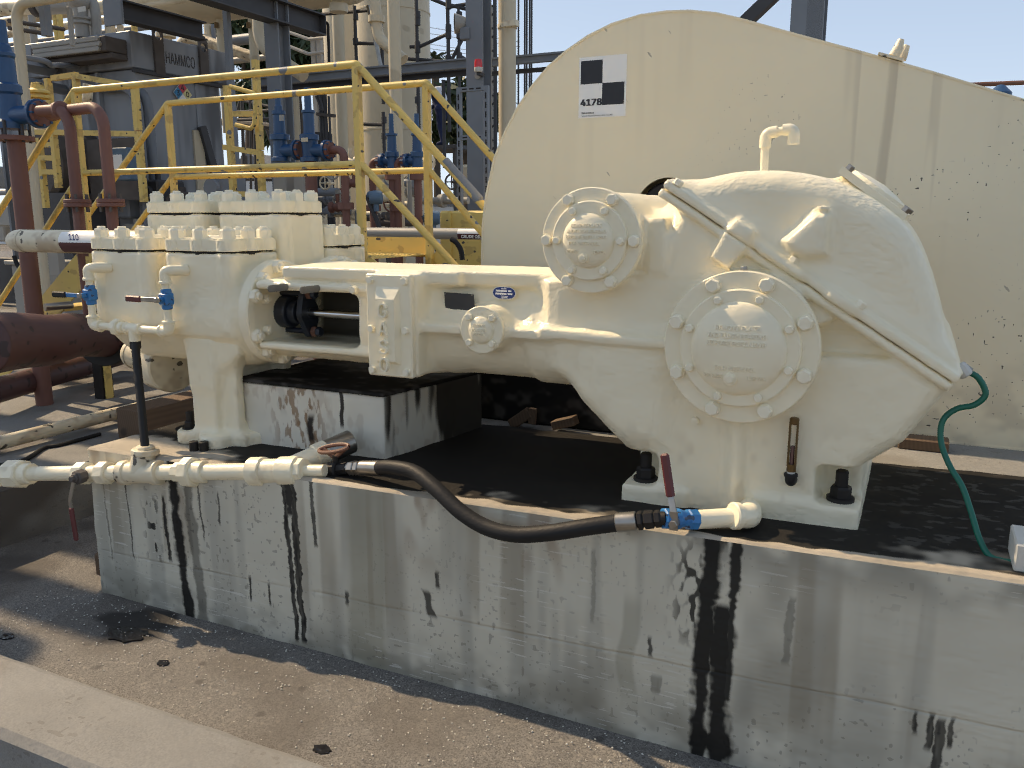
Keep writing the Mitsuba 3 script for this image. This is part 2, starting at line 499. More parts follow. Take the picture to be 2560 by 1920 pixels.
def face_c(p, n, uv):
    x, z = p.x, p.z
    a = fbm(x * 3.1, 0.5, z * 3.1, 3)
    c = mix((0.58, 0.55, 0.445), (0.48, 0.45, 0.36), a)
    tg = sst(0.56, 0.70, z) * sst(0.38, 0.62, fbm(x * 7, 7.0, z * 5, 3)) * sst(-1.0, -0.5, x)
    c = mix(c, (0.15, 0.14, 0.115), tg * 0.6)
    st = sst(0.48, 0.74, fbm(x * 11, 2.0, z * 0.9, 3))
    c = mix(c, (0.30, 0.29, 0.245), st * 0.55)
    sm = sst(0.50, 0.72, fbm(x * 3.6 + 3, 1.0, z * 2.2, 3)) * sst(-1.9, -0.6, x)
    c = mix(c, (0.17, 0.155, 0.12), sm * 0.55)
    low = sst(0.22, 0.0, z) * sst(0.36, 0.62, fbm(x * 8, 5.0, z * 10, 3))
    c = mix(c, (0.17, 0.155, 0.115), low * 0.55)
    ol = sst(0.10, 0.06, dr.abs(x + 1.66 + 0.03 * noise(z * 6, 2.0))) * 0.55 + sst(0.035, 0.02, dr.abs(x + 0.70 + 0.03 * noise(z * 8, 3.0))) * sst(0.05, 0.2, z) * sst(0.5, 0.42, z) * 0.4
    c = mix(c, (0.22, 0.205, 0.145), ol)
    pt = sst(0.84, 0.865, noise(x * 74, z * 74, 3.0)) * sst(0.40, 0.60, noise(x * 2.3, z * 2.3, 1.0) + 0.30 * sst(-0.7, 0.1, x) - 0.14)
    p2 = sst(0.87, 0.89, noise(x * 130, z * 90, 9.0)) * sst(0.45, 0.6, noise(x * 5, z * 5, 4.0))
    c = mix(c, (0.14, 0.13, 0.11), dr.clip(pt * 0.45 + p2 * 0.25, 0, 1))
    runs = sst(0.58, 0.74, noise(x * 24, 3.0, z * 0.5)) * sst(0.45, 0.62, noise(x * 5 + 3, z * 2.5, 8.0)) * sst(0.05, 0.3, z)
    c = mix(c, (0.25, 0.215, 0.155), runs * 0.5)
    rust = sst(0.62, 0.72, fbm(x * 8 + 2, 9.0, z * 3.0, 3)) * sst(0.34, 0.68, z) * sst(-0.5, -0.7, x)
    c = mix(c, (0.20, 0.125, 0.07), rust * 0.55)
    sc = sst(0.72, 0.76, fbm(x * 14 + 1, 4.0, z * 130, 2)) * sst(0.5, 0.62, fbm(x * 2, 3.0, z * 2.5, 2))
    c = mix(c, (0.58, 0.56, 0.50), sc * 0.6)
    k = mi.Float(0)
    for xc, w, z0, z1, dk, lean in DRIPS:
        cx = xc + lean * (z0 - z) * -0.6 + 0.008 * (noise(z * 9 + xc * 5, xc * 31) - 0.5) + 0.003 * (noise(z * 60, xc * 17) - 0.5)
        ww = w * (0.74 + 0.42 * noise(z * 20, xc * 13)) + (0.005 + 0.10 * w) * (noise(z * 90, xc * 3, 5.0 + 4.0 * dr.sign(x - cx)) - 0.6)
        fz = (ww - dr.abs(x - cx)) / w + 0.75 * (fbm(x * 42 + xc * 9, z * 17, 2.0, 3) - 0.5)
        m = (sst(-0.12, 0.42, fz) if w > 0.017 else sst(ww + 0.002, ww - 0.004, dr.abs(x - cx)) * (0.82 + 0.18 * noise(x * 160, z * 30))) * sst(z1 - 0.012, z1 + 0.012, z) * sst(z0 + 0.012, z0 - 0.012, z)
        k = dr.maximum(k, m * dk)
    spat = sst(0.10, 0.02, dr.abs(x + 0.51)) * sst(0.5, 0.66, fbm(x * 60, 2.0, z * 24, 2)) * sst(0.3, 0.45, z) * sst(0.72, 0.60, z)
    sp3 = sst(0.07, 0.0, dr.abs(x + 2.74)) * sst(0.68, 0.73, noise(x * 55, 2.0, z * 22)) * sst(0.15, 0.25, z) * sst(0.52, 0.44, z)
    k = dr.maximum(k, dr.maximum(spat * 0.9, sp3 * 0.95))
    return mix(c, (0.007, 0.007, 0.007), dr.clip(k, 0, 1))


def face_r(p, n, uv):
    return 0.75 - 0.2 * fbm(p.x * 6, 2.0, p.z * 6, 2)


def face_h(p, n, uv):
    x, z = p.x, p.z
    grain = fbm(x * 10, p.y * 10, z * 110, 2)
    j = sst(0.006, 0.0, dr.abs(z - 0.245 - 0.034 * (x + 1.6) - 0.006 * noise(x * 6, 1.0)))
    return grain * 0.8 + fbm(x * 70, p.y * 70, z * 70, 2) * 0.7 - j * 1.5


M("foundation_face", face_c, rough=face_r, bump=(face_h, 0.0022), eps=2e-3, spec=0.18)


def top_c(p, n, uv):
    x, y = p.x, p.y
    a = fbm(x * 6, y * 6, 1.0, 3)
    base = mix((0.42, 0.375, 0.30), (0.30, 0.26, 0.20), a)
    oil = fbm(x * 2.2 + 0.7, y * 2.6, 4.0, 3) + 0.12 + 0.60 * sst(2.40, 2.66, y) + 0.22 * sst(-2.6, -1.2, x) - 0.16 * sst(-0.1, 0.5, x) + 0.12 * (noise(x * 30, y * 30) - 0.5)
    edge = sst(2.335, 2.30, y - 0.02 * noise(x * 14, 2.0))
    oil = oil - edge * 0.45
    k = sst(0.62, 0.80, oil)
    sp = sst(0.60, 0.70, fbm(x * 22, y * 34, 3.0, 3))
    c = mix(base, (0.010, 0.0095, 0.009), k * 0.98)
    return mix(c, (0.09, 0.085, 0.075), k * sp * 0.55 * sst(-0.5, 0.3, x))


def top_r(p, n, uv):
    return 0.62 + 0.25 * fbm(p.x * 12, p.y * 12, 2.0, 2)


def rough_h(p, n, uv):
    return fbm(p.x * 45, p.y * 45, p.z * 45, 3)


M("foundation_top", top_c, rough=top_r, bump=(rough_h, 0.0035), eps=2e-3, spec=0.15)


# pedestal: white paint, brown and black runs, painted-in shade on the right face
def ped_c(p, n, uv):
    x, z, y = p.x, p.z, p.y
    u = x + y
    c = mix((0.72, 0.685, 0.575), (0.60, 0.565, 0.465), fbm(u * 6, 1.0, z * 6, 3))
    br = sst(0.20, 0.05, dr.abs(u - 0.40 + 0.12 * (z - 0.8))) * sst(0.46, 0.60, fbm(u * 46, 3.0, z * 15, 3))
    b2 = sst(0.58, 0.68, fbm(u * 20, 6.0, z * 9, 3))
    c = mix(c, (0.27, 0.18, 0.105), dr.clip(br * 0.85 + b2 * 0.22, 0, 1))
    dr1 = sst(0.012, 0.006, dr.abs(u - 0.62 + 0.01 * noise(z * 30, 2.0))) * sst(0.77, 0.80, z)
    dr2 = sst(0.022, 0.008, dr.abs(u - 0.47 + 0.02 * noise(z * 40, 5.0))) * sst(0.83, 0.80, z) * sst(0.69, 0.72, z)
    dr3 = sst(0.024, 0.012, dr.abs(u - 0.325 + 0.02 * noise(z * 26, 8.0))) * sst(0.79, 0.83, z)
    side = sst(-1.815, -1.805, x) * sst(0.52, 0.66, fbm(y * 14, 4.0, z * 2.2, 3) + 0.42 * sst(2.85, 3.15, y) - 0.06)  # black streaks, plus the rear shade painted into the colour
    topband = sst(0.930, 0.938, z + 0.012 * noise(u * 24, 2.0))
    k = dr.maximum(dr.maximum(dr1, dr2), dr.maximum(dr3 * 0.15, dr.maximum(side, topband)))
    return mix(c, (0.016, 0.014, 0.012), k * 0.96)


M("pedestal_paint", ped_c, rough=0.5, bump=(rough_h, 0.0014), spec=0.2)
M("oil_black", spec=0.15, base=lambda p, n, uv: mix((0.010, 0.0095, 0.009), (0.06, 0.055, 0.05), sst(0.5, 0.75, fbm(p.x * 14, p.y * 20, p.z * 14, 3))), rough=0.6, bump=(rough_h, 0.0022))


# asphalt
def asph_c(p, n, uv):
    x, y = p.x, p.y
    a = fbm(x * 1.4, y * 1.4, 0.0, 3)
    c = mix((0.170, 0.160, 0.145), (0.125, 0.117, 0.106), a)
    g = voronoi(x * 210, y * 210)
    c = c * (0.62 + 0.75 * g[2])
    c = mix(c, (0.30, 0.275, 0.235), sst(0.95, 0.98, voronoi(x * 90, y * 90)[2]) * 0.4)
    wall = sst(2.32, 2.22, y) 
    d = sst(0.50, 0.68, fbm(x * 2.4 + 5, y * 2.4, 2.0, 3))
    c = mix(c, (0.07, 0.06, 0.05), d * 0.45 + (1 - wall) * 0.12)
    sp = voronoi(x * 5.5, y * 5.5)
    c = mix(c, (0.035, 0.03, 0.028), sst(0.13, 0.05, sp[0] * (0.7 + 0.7 * noise(x * 50, y * 50))) * sst(0.7, 0.8, sp[2]) * 0.6)
    r = dr.sqrt(dr.square((x + 2.70) * 0.8) + dr.square((y - 2.17) * 1.1)) * (0.55 + 0.9 * fbm(x * 12, y * 12, 1.0, 2))
    c = mix(c, (0.02, 0.018, 0.016), sst(0.17, 0.11, r) * 0.95)
    lf = sst(-3.0, -3.6, x) * sst(0.4, 0.62, fbm(x * 3, y * 3, 8.0, 3))
    return mix(c, (0.055, 0.048, 0.042), lf * 0.7)


def asph_h(p, n, uv):
    g = voronoi(p.x * 160, p.y * 160)
    return (1 - g[0]) * 1.0 + 0.6 * noise(p.x * 45, p.y * 45) + 0.8 * fbm(p.x * 14, p.y * 14, 0.0, 2)


M("asphalt", asph_c, rough=0.82, bump=(asph_h, 0.0030), eps=2e-3)
M("oil_wet", (0.012, 0.011, 0.012), rough=0.10, bump=(lambda p, n, uv: fbm(p.x * 70, p.y * 70, 2.0, 2), 0.005))


def conc_c(p, n, uv):
    x, y, z = p.x, p.y, p.z
    c = mix((0.225, 0.222, 0.208), (0.15, 0.147, 0.137), fbm(x * 4, y * 4, z * 4, 3))
    c = c * (0.88 + 0.24 * noise(x * 220, y * 220, z * 220))
    pt = sst(0.80, 0.83, noise(x * 58, y * 58, z * 58)) * sst(0.5, 0.62, noise(x * 4, y * 4, z * 4))
    c = mix(c, (0.10, 0.09, 0.075), pt * 0.4)
    st = sst(0.58, 0.72, fbm(x * 2.6, y * 2.6, z * 2.6 + 4, 3))
    return mix(c, (0.14, 0.128, 0.108), st * 0.5)


M("concrete", conc_c, rough=0.8, bump=(lambda p, n, uv: fbm(p.x * 90, p.y * 90, p.z * 90, 3), 0.0028), eps=2e-3)


def padl_c(p, n, uv):
    c = conc_c(p, n, uv) * 1.3
    s = sst(0.42, 0.60, fbm(p.x * 2.3, p.y * 2.3, p.z * 3, 3))
    return mix(c * 0.62, (0.05, 0.042, 0.036), s * 0.8)


M("stained_concrete", padl_c, rough=0.75, bump=(rough_h, 0.003), eps=2e-3)


# yellow railing paint with chips down to grey
def yel_c(p, n, uv):
    c = mix((0.68, 0.50, 0.145), (0.60, 0.43, 0.115), fbm(p.x * 6, p.y * 6, p.z * 6, 2))
    q = fbm(p.x * 13, p.y * 13, p.z * 13, 3)
    c = mix(c, (0.30, 0.20, 0.07), sst(0.60, 0.68, q) * 0.5)
    c = mix(c, (0.06, 0.05, 0.045), sst(0.785, 0.80, fbm(p.x * 26 + 4, p.y * 26, p.z * 26, 2)))
    return mix(c, (0.16, 0.175, 0.20), sst(0.80, 0.81, fbm(p.x * 8 + 11, p.y * 7, p.z * 7, 2)))


M("yellow_paint", yel_c, rough=0.45)


def mottled(c1, c2, f, dark=None, th=0.66):
    def fn(p, n, uv):
        c = mix(c1, c2, fbm(p.x * f, p.y * f, p.z * f, 3))
        if dark is None:
            return c
        return mix(c, dark, sst(th, th + 0.06, fbm(p.x * f * 2.3 + 3, p.y * f * 2.3, p.z * f * 2.3, 2)) * 0.8)
    return fn


M("blue_paint", mottled((0.022, 0.075, 0.175), (0.014, 0.05, 0.125), 9), rough=0.36)
M("light_blue_paint", mottled((0.035, 0.20, 0.46), (0.02, 0.12, 0.32), 30, (0.03, 0.03, 0.035), 0.62), rough=0.35)
M("brown_primer", mottled((0.19, 0.085, 0.062), (0.125, 0.052, 0.04), 6), rough=0.55)
M("purple_primer", mottled((0.080, 0.034, 0.032), (0.052, 0.024, 0.024), 7, (0.02, 0.012, 0.012)), rough=0.5, bump=(rough_h, 0.0015))
M("grey_steel", mottled((0.205, 0.225, 0.25), (0.15, 0.165, 0.185), 3), rough=0.55)
M("hood_steel", lambda p, n, uv: mix(mix((0.30, 0.325, 0.355), (0.20, 0.215, 0.235), fbm(p.x * 1.5, p.y * 1.5, p.z * 1.5, 3)), (0.055, 0.055, 0.058), sst(0.50, 0.72, fbm(p.x * 5, p.y * 5, p.z * 0.7, 3)) * 0.75), rough=0.5)
M("dark_steel", mottled((0.062, 0.063, 0.068), (0.036, 0.036, 0.039), 4), rough=0.6)
M("rusty_dark", mottled((0.115, 0.10, 0.09), (0.055, 0.048, 0.044), 8), rough=0.7)
M("tank_cream", mottled((0.57, 0.50, 0.355), (0.50, 0.435, 0.305), 1.5, (0.40, 0.34, 0.23), 0.70), rough=0.5)
M("black_rubber", mottled((0.014, 0.014, 0.015), (0.022, 0.022, 0.022), 20), rough=0.55, spec=0.2, bump=(lambda p, n, uv: fbm(p.x * 120, p.y * 120, p.z * 120, 2), 0.0008))
M("black_steel", mottled((0.014, 0.0135, 0.013), (0.024, 0.021, 0.019), 30), rough=0.5, spec=0.25)
M("gland_blue", mottled((0.020, 0.026, 0.040), (0.013, 0.016, 0.022), 25), rough=0.4)
M("chrome", (0.62, 0.62, 0.62), rough=0.16, metallic=1.0)
M("zinc", mottled((0.42, 0.40, 0.36), (0.26, 0.24, 0.21), 25), rough=0.33, metallic=0.9)
M("brass", mottled((0.16, 0.095, 0.03), (0.08, 0.05, 0.02), 30), rough=0.4, metallic=0.5)
M("green_hose", mottled((0.006, 0.135, 0.085), (0.004, 0.09, 0.06), 14), rough=0.38)
M("red_grip", mottled((0.115, 0.022, 0.024), (0.08, 0.018, 0.018), 20), rough=0.4)
M("rust_red", mottled((0.19, 0.085, 0.05), (0.10, 0.05, 0.035), 30), rough=0.55)
M("plate_grey", mottled((0.30, 0.29, 0.27), (0.17, 0.165, 0.155), 30), rough=0.35, metallic=0.6)
M("plate_dark", mottled((0.030, 0.034, 0.042), (0.045, 0.048, 0.052), 20), rough=0.35)
M("white_print", (0.78, 0.78, 0.75), rough=0.5)
M("black_print", (0.015, 0.016, 0.02), rough=0.5)
M("blue_print", (0.02, 0.045, 0.18), rough=0.4)
M("sign_red", (0.48, 0.05, 0.07), rough=0.4)
M("sign_blue", (0.03, 0.20, 0.40), rough=0.4)
M("dusty_blue", mottled((0.11, 0.17, 0.24), (0.07, 0.12, 0.18), 20), rough=0.6)
M("sign_yellow", (0.62, 0.56, 0.26), rough=0.4)
M("label_maroon", (0.075, 0.022, 0.025), rough=0.4)
M("plastic_white", (0.52, 0.51, 0.46), rough=0.5)
M("red_lens", (0.55, 0.01, 0.012), rough=0.15, coat=1.0)
M("horn_grey", (0.30, 0.29, 0.26), rough=0.5)
M("cloth_blue", mottled((0.012, 0.022, 0.075), (0.008, 0.014, 0.05), 20), rough=0.9)
M("cloth_white", (0.62, 0.64, 0.70), rough=0.9)
M("skin", (0.36, 0.21, 0.14), rough=0.6)
M("bark", mottled((0.09, 0.07, 0.05), (0.05, 0.038, 0.03), 5), rough=0.9)
M("roof_grey", mottled((0.20, 0.20, 0.20), (0.15, 0.15, 0.15), 4), rough=0.8)
M("wall_white", (0.62, 0.62, 0.60), rough=0.8)


def wood_c(p, n, uv):
    r = dr.sqrt(dr.square((p.x + 3.3) * 1.0) + dr.square(p.z - 0.1))
    g = 0.35 + 0.3 * dr.sin(r * 420 + 6 * noise(p.x * 8, p.y * 3, p.z * 8))
    return mix(mix((0.125, 0.08, 0.047), (0.085, 0.054, 0.034), g), (0.03, 0.024, 0.02), sst(0.55, 0.7, fbm(p.x * 9, p.y * 4, p.z * 9, 3)) * 0.7)


M("wood", wood_c, rough=0.75)
scene["leaf"] = {"type": "twosided", "nested": {"type": "principled", "base_color": proc(mottled((0.050, 0.075, 0.028), (0.022, 0.036, 0.016), 0.8)), "roughness": 0.6}}
scene["glass"] = {"type": "thindielectric", "int_ior": 1.5}

# ================================================================== SETTING
random.seed(7)


def grid_sheet(x0, x1, y0, y1, nx, ny, z, amp=0.0, freq=2.0):
    X, Y = np.meshgrid(np.linspace(x0, x1, nx), np.linspace(y0, y1, ny), indexing="ij")
    P = np.stack([X.ravel(), Y.ravel(), np.full(X.size, float(z))], 1)
    P[:, 2] += amp * (meshkit.fbm(P * freq, 3) - 0.5) * 2
    i = np.arange(nx * ny).reshape(nx, ny)
    q = np.stack([i[:-1, :-1], i[1:, :-1], i[1:, 1:], i[:-1, 1:]], -1).reshape(-1, 4)
    return (P, q)


near = tm(TM(*(lambda g: (g[0], np.vstack([g[1][:, [0, 1, 2]], g[1][:, [0, 2, 3]]])))(grid_sheet(-6, 3, 0.2, 5.2, 300, 180, 0.0, 0.006, 5.0))))
far = box(-400, 400, -200, 600, -0.5, -0.035)
put("ground", cat_(near, far), "asphalt", kind="structure", label="cracked dark asphalt with loose grit and oil spots", smooth=True)

# kerb in the foreground: rounded top edges, slightly uneven
pk = Polygon([(1.335, -0.05), (1.345, 0.098), (1.368, 0.118), (1.62, 0.122), (1.655, 0.10), (1.67, -0.05)])
kerb = prism(pk, -6.5, 1.2, "x").subdivide_to_size(0.07)
put("kerb", jiggle(kerb, 0.006, 9), "concrete", kind="structure", label="weathered concrete kerb across the foreground", smooth=30)


# ---- concrete foundation
def block(x0, x1, y0, y1, z0, z1a, z1b, seg, amp, bev=0.012):
    m = box(0, 1, y0, y1, 0, 1).subdivide_to_size(1e9)
    m = tm(m3.Manifold(m3.Mesh(np.array(box(x0, x1, y0, y1, z0, 1.0, bev).vertices, np.float32), np.array(box(x0, x1, y0, y1, z0, 1.0, bev).faces, np.uint32))).refine_to_length(seg))
    v = np.array(m.vertices)
    t = (v[:, 0] - x0) / (x1 - x0)
    top = z1a + (z1b - z1a) * t
    v[:, 2] = z0 + (v[:, 2] - z0) / (1.0 - z0) * (top - z0)
    return jiggle(TM(v, m.faces), amp, 11)


Z0, Z1 = 0.652, 0.718
fnd = block(-3.10, 1.60, 2.30, 3.30, -0.1, Z0, Z0 + 0.0194 * 4.7, 0.035, 0.005)
FND = thing("concrete_foundation", "long oil-streaked concrete foundation block that carries the cream pump", "foundation")
v, f = np.array(fnd.vertices), np.array(fnd.faces)
nz = fnd.face_normals[:, 2]
both = fnd
nz = both.face_normals[:, 2]
put("body", TM(both.vertices, np.array(both.faces)[nz <= 0.6]), "foundation_face", FND, smooth=40)
put("top_surface", TM(both.vertices, np.array(both.faces)[nz > 0.6]), "foundation_top", FND, label="oil-blackened top surface", smooth=40)


def ztop(x):
    return Z0 + (Z1 - Z0) * (x + 3.1) / 3.4


PED = thing("concrete_pedestal", "white concrete pedestal with brown rust runs and oily black top under the pump frame", "pedestal")
ped = tm(m3.Manifold(m3.Mesh(np.array(box(-2.53, -1.81, 2.625, 3.24, 0.64, 0.925, 0.006).vertices, np.float32), np.array(box(-2.53, -1.81, 2.625, 3.24, 0.64, 0.925, 0.006).faces, np.uint32))).refine_to_length(0.03))
pv = np.array(ped.vertices); pv[:, 0] += np.where(pv[:, 0] > -2.2, (pv[:, 1] - 2.627) * 0.17, 0)
ped = jiggle(TM(pv, ped.faces), 0.003, 14)
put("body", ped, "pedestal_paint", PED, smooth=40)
tp_ = box(-2.545, -1.80, 2.612, 3.25, 0.9265, 0.942, 0.004).subdivide_to_size(0.04)
pv = np.array(tp_.vertices); pv[:, 0] += np.where(pv[:, 0] > -2.2, (pv[:, 1] - 2.627) * 0.17 * (pv[:, 0] + 2.2) / 0.4, 0)
put("top_plate", jiggle(TM(pv, tp_.faces), 0.0025, 14), "oil_black", PED, label="thin black oil-soaked top plate")

# rear pad that carries the belt guard
put("concrete_pad", jiggle(box(-2.15, 6.0, 3.304, 8.0, -0.1, 0.668, 0.01).subdivide_to_size(0.25), 0.003, 6), "concrete", kind="structure", label="raised concrete pad behind the pump", smooth=30)
# raised slab on the left, seen end-on
put("concrete_slab", jiggle(box(-14, -3.97, 2.0, 9.0, -0.1, 0.30, 0.02).subdivide_to_size(0.2), 0.008, 4), "stained_concrete", kind="structure", label="raised stained concrete slab on the left", smooth=30)

# ================================================================== PUMP
PUMP = thing("duplex_pump", "big cream painted duplex pump with round bearing covers, bolted down on the concrete foundation", "pump")
YF, YB, YC = 2.525, 3.27, 2.90        # front wall, rear wall, middle
h = 0.0085

# --- power end and crosshead frame, one casting
Fd = Field((-2.42, 2.40, 0.63), (0.22, 3.36, 1.76), h)
case = [(-0.705, 1.678), (-0.775, 1.625), (-0.80, 1.43), (-1.085, 1.405), (-1.085, 1.10), (-1.03, 1.07), (-0.89, 0.935), (-0.80, 0.862), (-0.80, 0.665), (-0.105, 0.665), (-0.10, 0.895), (0.0, 0.975), (0.105, 1.145)]
Fd.poly("y", case, YF, YB, r=0.05, k=0.01)
Fd.op(lambda X, Y, Z: (X + 0.69) * 0.75 + (Y - YF) * 0.55 - 0.028 - 0.42 * (Z - 1.60), ([-0.80, 2.44, 1.50], [-0.56, 2.70, 1.74]), 0.02, cut=True)
# feet: straight, with pockets for the anchor bolts
Fd.box(-0.815, -0.60, YF - 0.012, YB + 0.01, 0.655, 0.755, r=0.008, k=0.015)
Fd.box(-0.40, -0.098, YF - 0.012, YB + 0.01, 0.66, 0.775, r=0.008, k=0.015)
Fd.box(-0.95, -0.70, 2.3, 2.66, 0.752, 0.868, r=0.03, k=0.012, cut=True)
Fd.box(-0.225, -0.03, 2.3, 2.66, 0.772, 0.888, r=0.025, k=0.012, cut=True)
# fuller belly above the feet
Fd.poly("y", [(-0.95, 1.02), (-0.80, 0.885), (-0.68, 0.90), (-0.66, 1.25), (-0.95, 1.25)], YF - 0.008, YB, r=0.05, k=0.06)
# pinion barrel, from the front cover to the rear
Fd.cyl("y", (-0.913, 1.531), 2.475, YB + 0.02, 0.150, r=0.012, k=0.045)
# crank bearing seat under the big cover
Fd.cyl("y", (-0.450, 1.230), 2.485, YB, 0.218, r=0.008, k=0.02)
# rib down from the big cover, side web to the right
Fd.cyl("z", (-0.457, YF - 0.002), 0.70, 1.05, 0.022, r=0.01, k=0.03)
Fd.box(-0.26, -0.05, 2.40, 2.575, 1.215, 1.285, r=0.012, k=0.03, cut=True)
Fd.poly("y", [(-0.26, 1.275), (-0.06, 1.275), (-0.12, 1.33), (-0.17, 1.345), (-0.20, 1.32)], 2.40, 2.56, r=0.006, k=0.02, cut=True)
# split flange along the slope, lower half
sl = np.array([0.105 + 0.705, 1.165 - 1.685]); sl /= np.linalg.norm(sl); nn = np.array([-sl[1], sl[0]])
A0, B0 = np.array([-0.712, 1.690]), np.array([0.112, 1.160])
Fd.poly("y", [A0 - nn * 0.028, B0 - nn * 0.028, B0 - nn * 0.001, A0 - nn * 0.001], YF - 0.022, YB + 0.022, r=0.004, k=0.012)
Fd.op(lambda X, Y, Z: -((X - A0[0]) * nn[0] + (Z - A0[1]) * nn[1]) + 0 * Y, ([-0.75, 2.4, 1.10], [0.2, 3.4, 1.76]), 0.004, cut=True)
# lug in the middle of the flange
mid = A0 + sl * 0.275
Fd.poly("y", [mid - nn * 0.085 - sl * 0.03, mid - nn * 0.085 + sl * 0.03, mid + sl * 0.04 - nn * .001, mid - sl * 0.04 - nn * .001], YF - 0.045, YF + 0.1, r=0.006, k=0.02)
# crosshead frame: two barrels, upper deck, ribs
for yb in (2.705, 3.085):
    Fd.cyl("x", (yb, 1.20), -2.34, -0.95, 0.160, r=0.01, k=0.05)
    Fd.cyl("x", (yb, 1.20), -1.17, -1.02, 0.172, r=0.012, k=0.02)
up = [(2.612, 1.17), (2.585, 1.30), (2.600, 1.358), (2.535, 1.372), (2.532, 1.418), (2.84, 1.424), (2.875, 1.36), (2.95, 1.36), (2.985, 1.392), (3.255, 1.388), (3.25, 1.35), (3.19, 1.35), (3.19, 1.17)]
Fd.poly("x", up, -2.20, -1.42, r=0.010, k=0.02)
Fd.poly("x", [(q[0] + (0.034 if q[0] < 2.56 else 0), q[1]) for q in up], -1.422, -1.02, r=0.008, k=0.004)
# the shoulder where frame meets gear case, lit from the left
Fd.poly("z", [(-1.20, 2.615), (-1.165, 2.605), (-1.085, YF + 0.004), (-0.95, YF + 0.004), (-0.95, 2.75), (-1.20, 2.75)], 1.225, 1.40, r=0.008, k=0.02)
Fd.poly("z", [(-0.86, 2.60), (-0.80, YF + 0.03), (-0.745, YF - 0.004), (-0.70, YF - 0.004), (-0.70, 2.70), (-0.86, 2.70)], 1.44, 1.60, r=0.01, k=0.03)
# longitudinal rib at axis height
Fd.poly("x", [(2.50, 1.208), (2.50, 1.236), (2.60, 1.262), (2.64, 1.19), (2.56, 1.186)], -1.58, -1.06, r=0.012, k=0.03)
Fd.poly("y", [(-1.10, 1.247), (-0.64, 1.234), (-0.64, 1.204), (-1.10, 1.214)], YF - 0.036, YF + 0.1, r=0.008, k=0.02)
# box round the stuffing-box opening
Fd.box(-2.345, -1.72, 2.545, 3.22, 1.085, 1.362, r=0.016, k=0.02)
Fd.box(-2.33, -1.76, 2.528, 2.66, 1.326, 1.356, r=0.008, k=0.012)
Fd.box(-2.33, -1.78, 2.530, 2.64, 1.094, 1.122, r=0.006, k=0.012)
Fd.box(-2.50, -1.855, 2.40, 2.90, 1.120, 1.325, r=0.035, k=0.01, cut=True)
Fd.box(-2.345, -1.77, 2.575, 2.86, 1.105, 1.345, r=0.03, k=0.01, cut=True)
# housing of the side cover
Fd.box(-1.755, -1.560, 2.475, 2.75, 1.045, 1.408, r=0.012, k=0.025)
Fd.box(-1.64, -1.47, 2.60, 2.75, 1.06, 1.40, r=0.06, k=0.06)
# boss of the small round cover
Fd.cyl("y", (-1.300, 1.232), 2.482, 2.70, 0.076, r=0.006, k=0.035)
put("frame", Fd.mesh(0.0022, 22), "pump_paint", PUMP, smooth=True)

# --- gear case cover (hood)
Hd = Field((-0.78, 2.40, 1.10), (0.22, 3.38, 1.86), h)
C0, RH = np.array([-0.435, 1.232]), 0.508
hood = [tuple(q) for q in spline([(-0.69, 1.45), (-0.70, 1.60), (-0.672, 1.680), (-0.615, 1.710), (-0.52, 1.730), (-0.433, 1.735), (-0.33, 1.727), (-0.233, 1.702), (-0.14, 1.657), (-0.051, 1.589), (0.0, 1.515), (0.037, 1.430), (0.069, 1.340), (0.092, 1.246), (0.106, 1.12), (0.106, 0.95)], 3)[:, :2]]
Hd.poly("y", hood, YF + 0.004, YB, r=0.065, k=0.01)
Hd.poly("y", [A0 + nn * 0.03, B0 + nn * 0.03, B0 + nn * 0.06 - sl * 0.05, A0 + nn * 0.045 + sl * 0.05], YF + 0.006, YB - 0.004, r=0.02, k=0.05)
Hd.op(lambda X, Y, Z: (X - A0[0]) * nn[0] + (Z - A0[1]) * nn[1] - 0.0015 + 0 * Y, ([-0.78, 2.4, 1.10], [0.22, 3.4, 1.86]), 0.004, cut=True)
Hd.poly("y", [A0 + nn * 0.0015, B0 + nn * 0.0015, B0 + nn * 0.028, A0 + nn * 0.028], YF - 0.024, YB + 0.024, r=0.004, k=0.012)
Hd.poly("y", [mid + nn * .0015 - sl * 0.04, mid + nn * .0015 + sl * 0.04, mid + nn * 0.045 + sl * 0.03, mid + nn * 0.045 - sl * 0.03], YF - 0.047, YF + 0.1, r=0.006, k=0.02)
m2 = A0 + sl * 0.62
Hd.poly("y", [m2 + nn * .0015 - sl * 0.05, m2 + nn * .0015 + sl * 0.04, m2 + nn * 0.030 + sl * 0.04, m2 + nn * 0.030 - sl * 0.05], YF - 0.036, YF + 0.1, r=0.005, k=0.015)
m4 = A0 + sl * 0.44
Hd.poly("y", [m4 + nn * .0015 - sl * 0.09, m4 + nn * .0015 + sl * 0.05, m4 + nn * 0.024 + sl * 0.05, m4 + nn * 0.024 - sl * 0.09], YF - 0.040, YF + 0.1, r=0.008, k=0.015)
# boss with the filler plug
Hd.poly("y", [(-0.236, 1.612), (-0.272, 1.612), (-0.352, 1.535), (-0.330, 1.505), (-0.285, 1.488), (-0.235, 1.498)], YF - 0.045, YF + 0.1, r=0.022, k=0.03)
# seat of the inspection hatch, on the upper right
hm = np.array([-0.150, 1.648]); hd = np.array([math.cos(math.radians(-37)), math.sin(math.radians(-37))]); hn = np.array([-hd[1], hd[0]])
Hd.poly("y", [hm - hd * 0.105 - hn * 0.09, hm + hd * 0.105 - hn * 0.09, hm + hd * 0.10 + hn * 0.012, hm - hd * 0.10 + hn * 0.012], 2.62, 3.18, r=0.01, k=0.03)
put("gear_case_cover", Hd.mesh(0.0014, 24), "pump_paint", PUMP, label="domed gear case cover with flaking repaint", smooth=True)

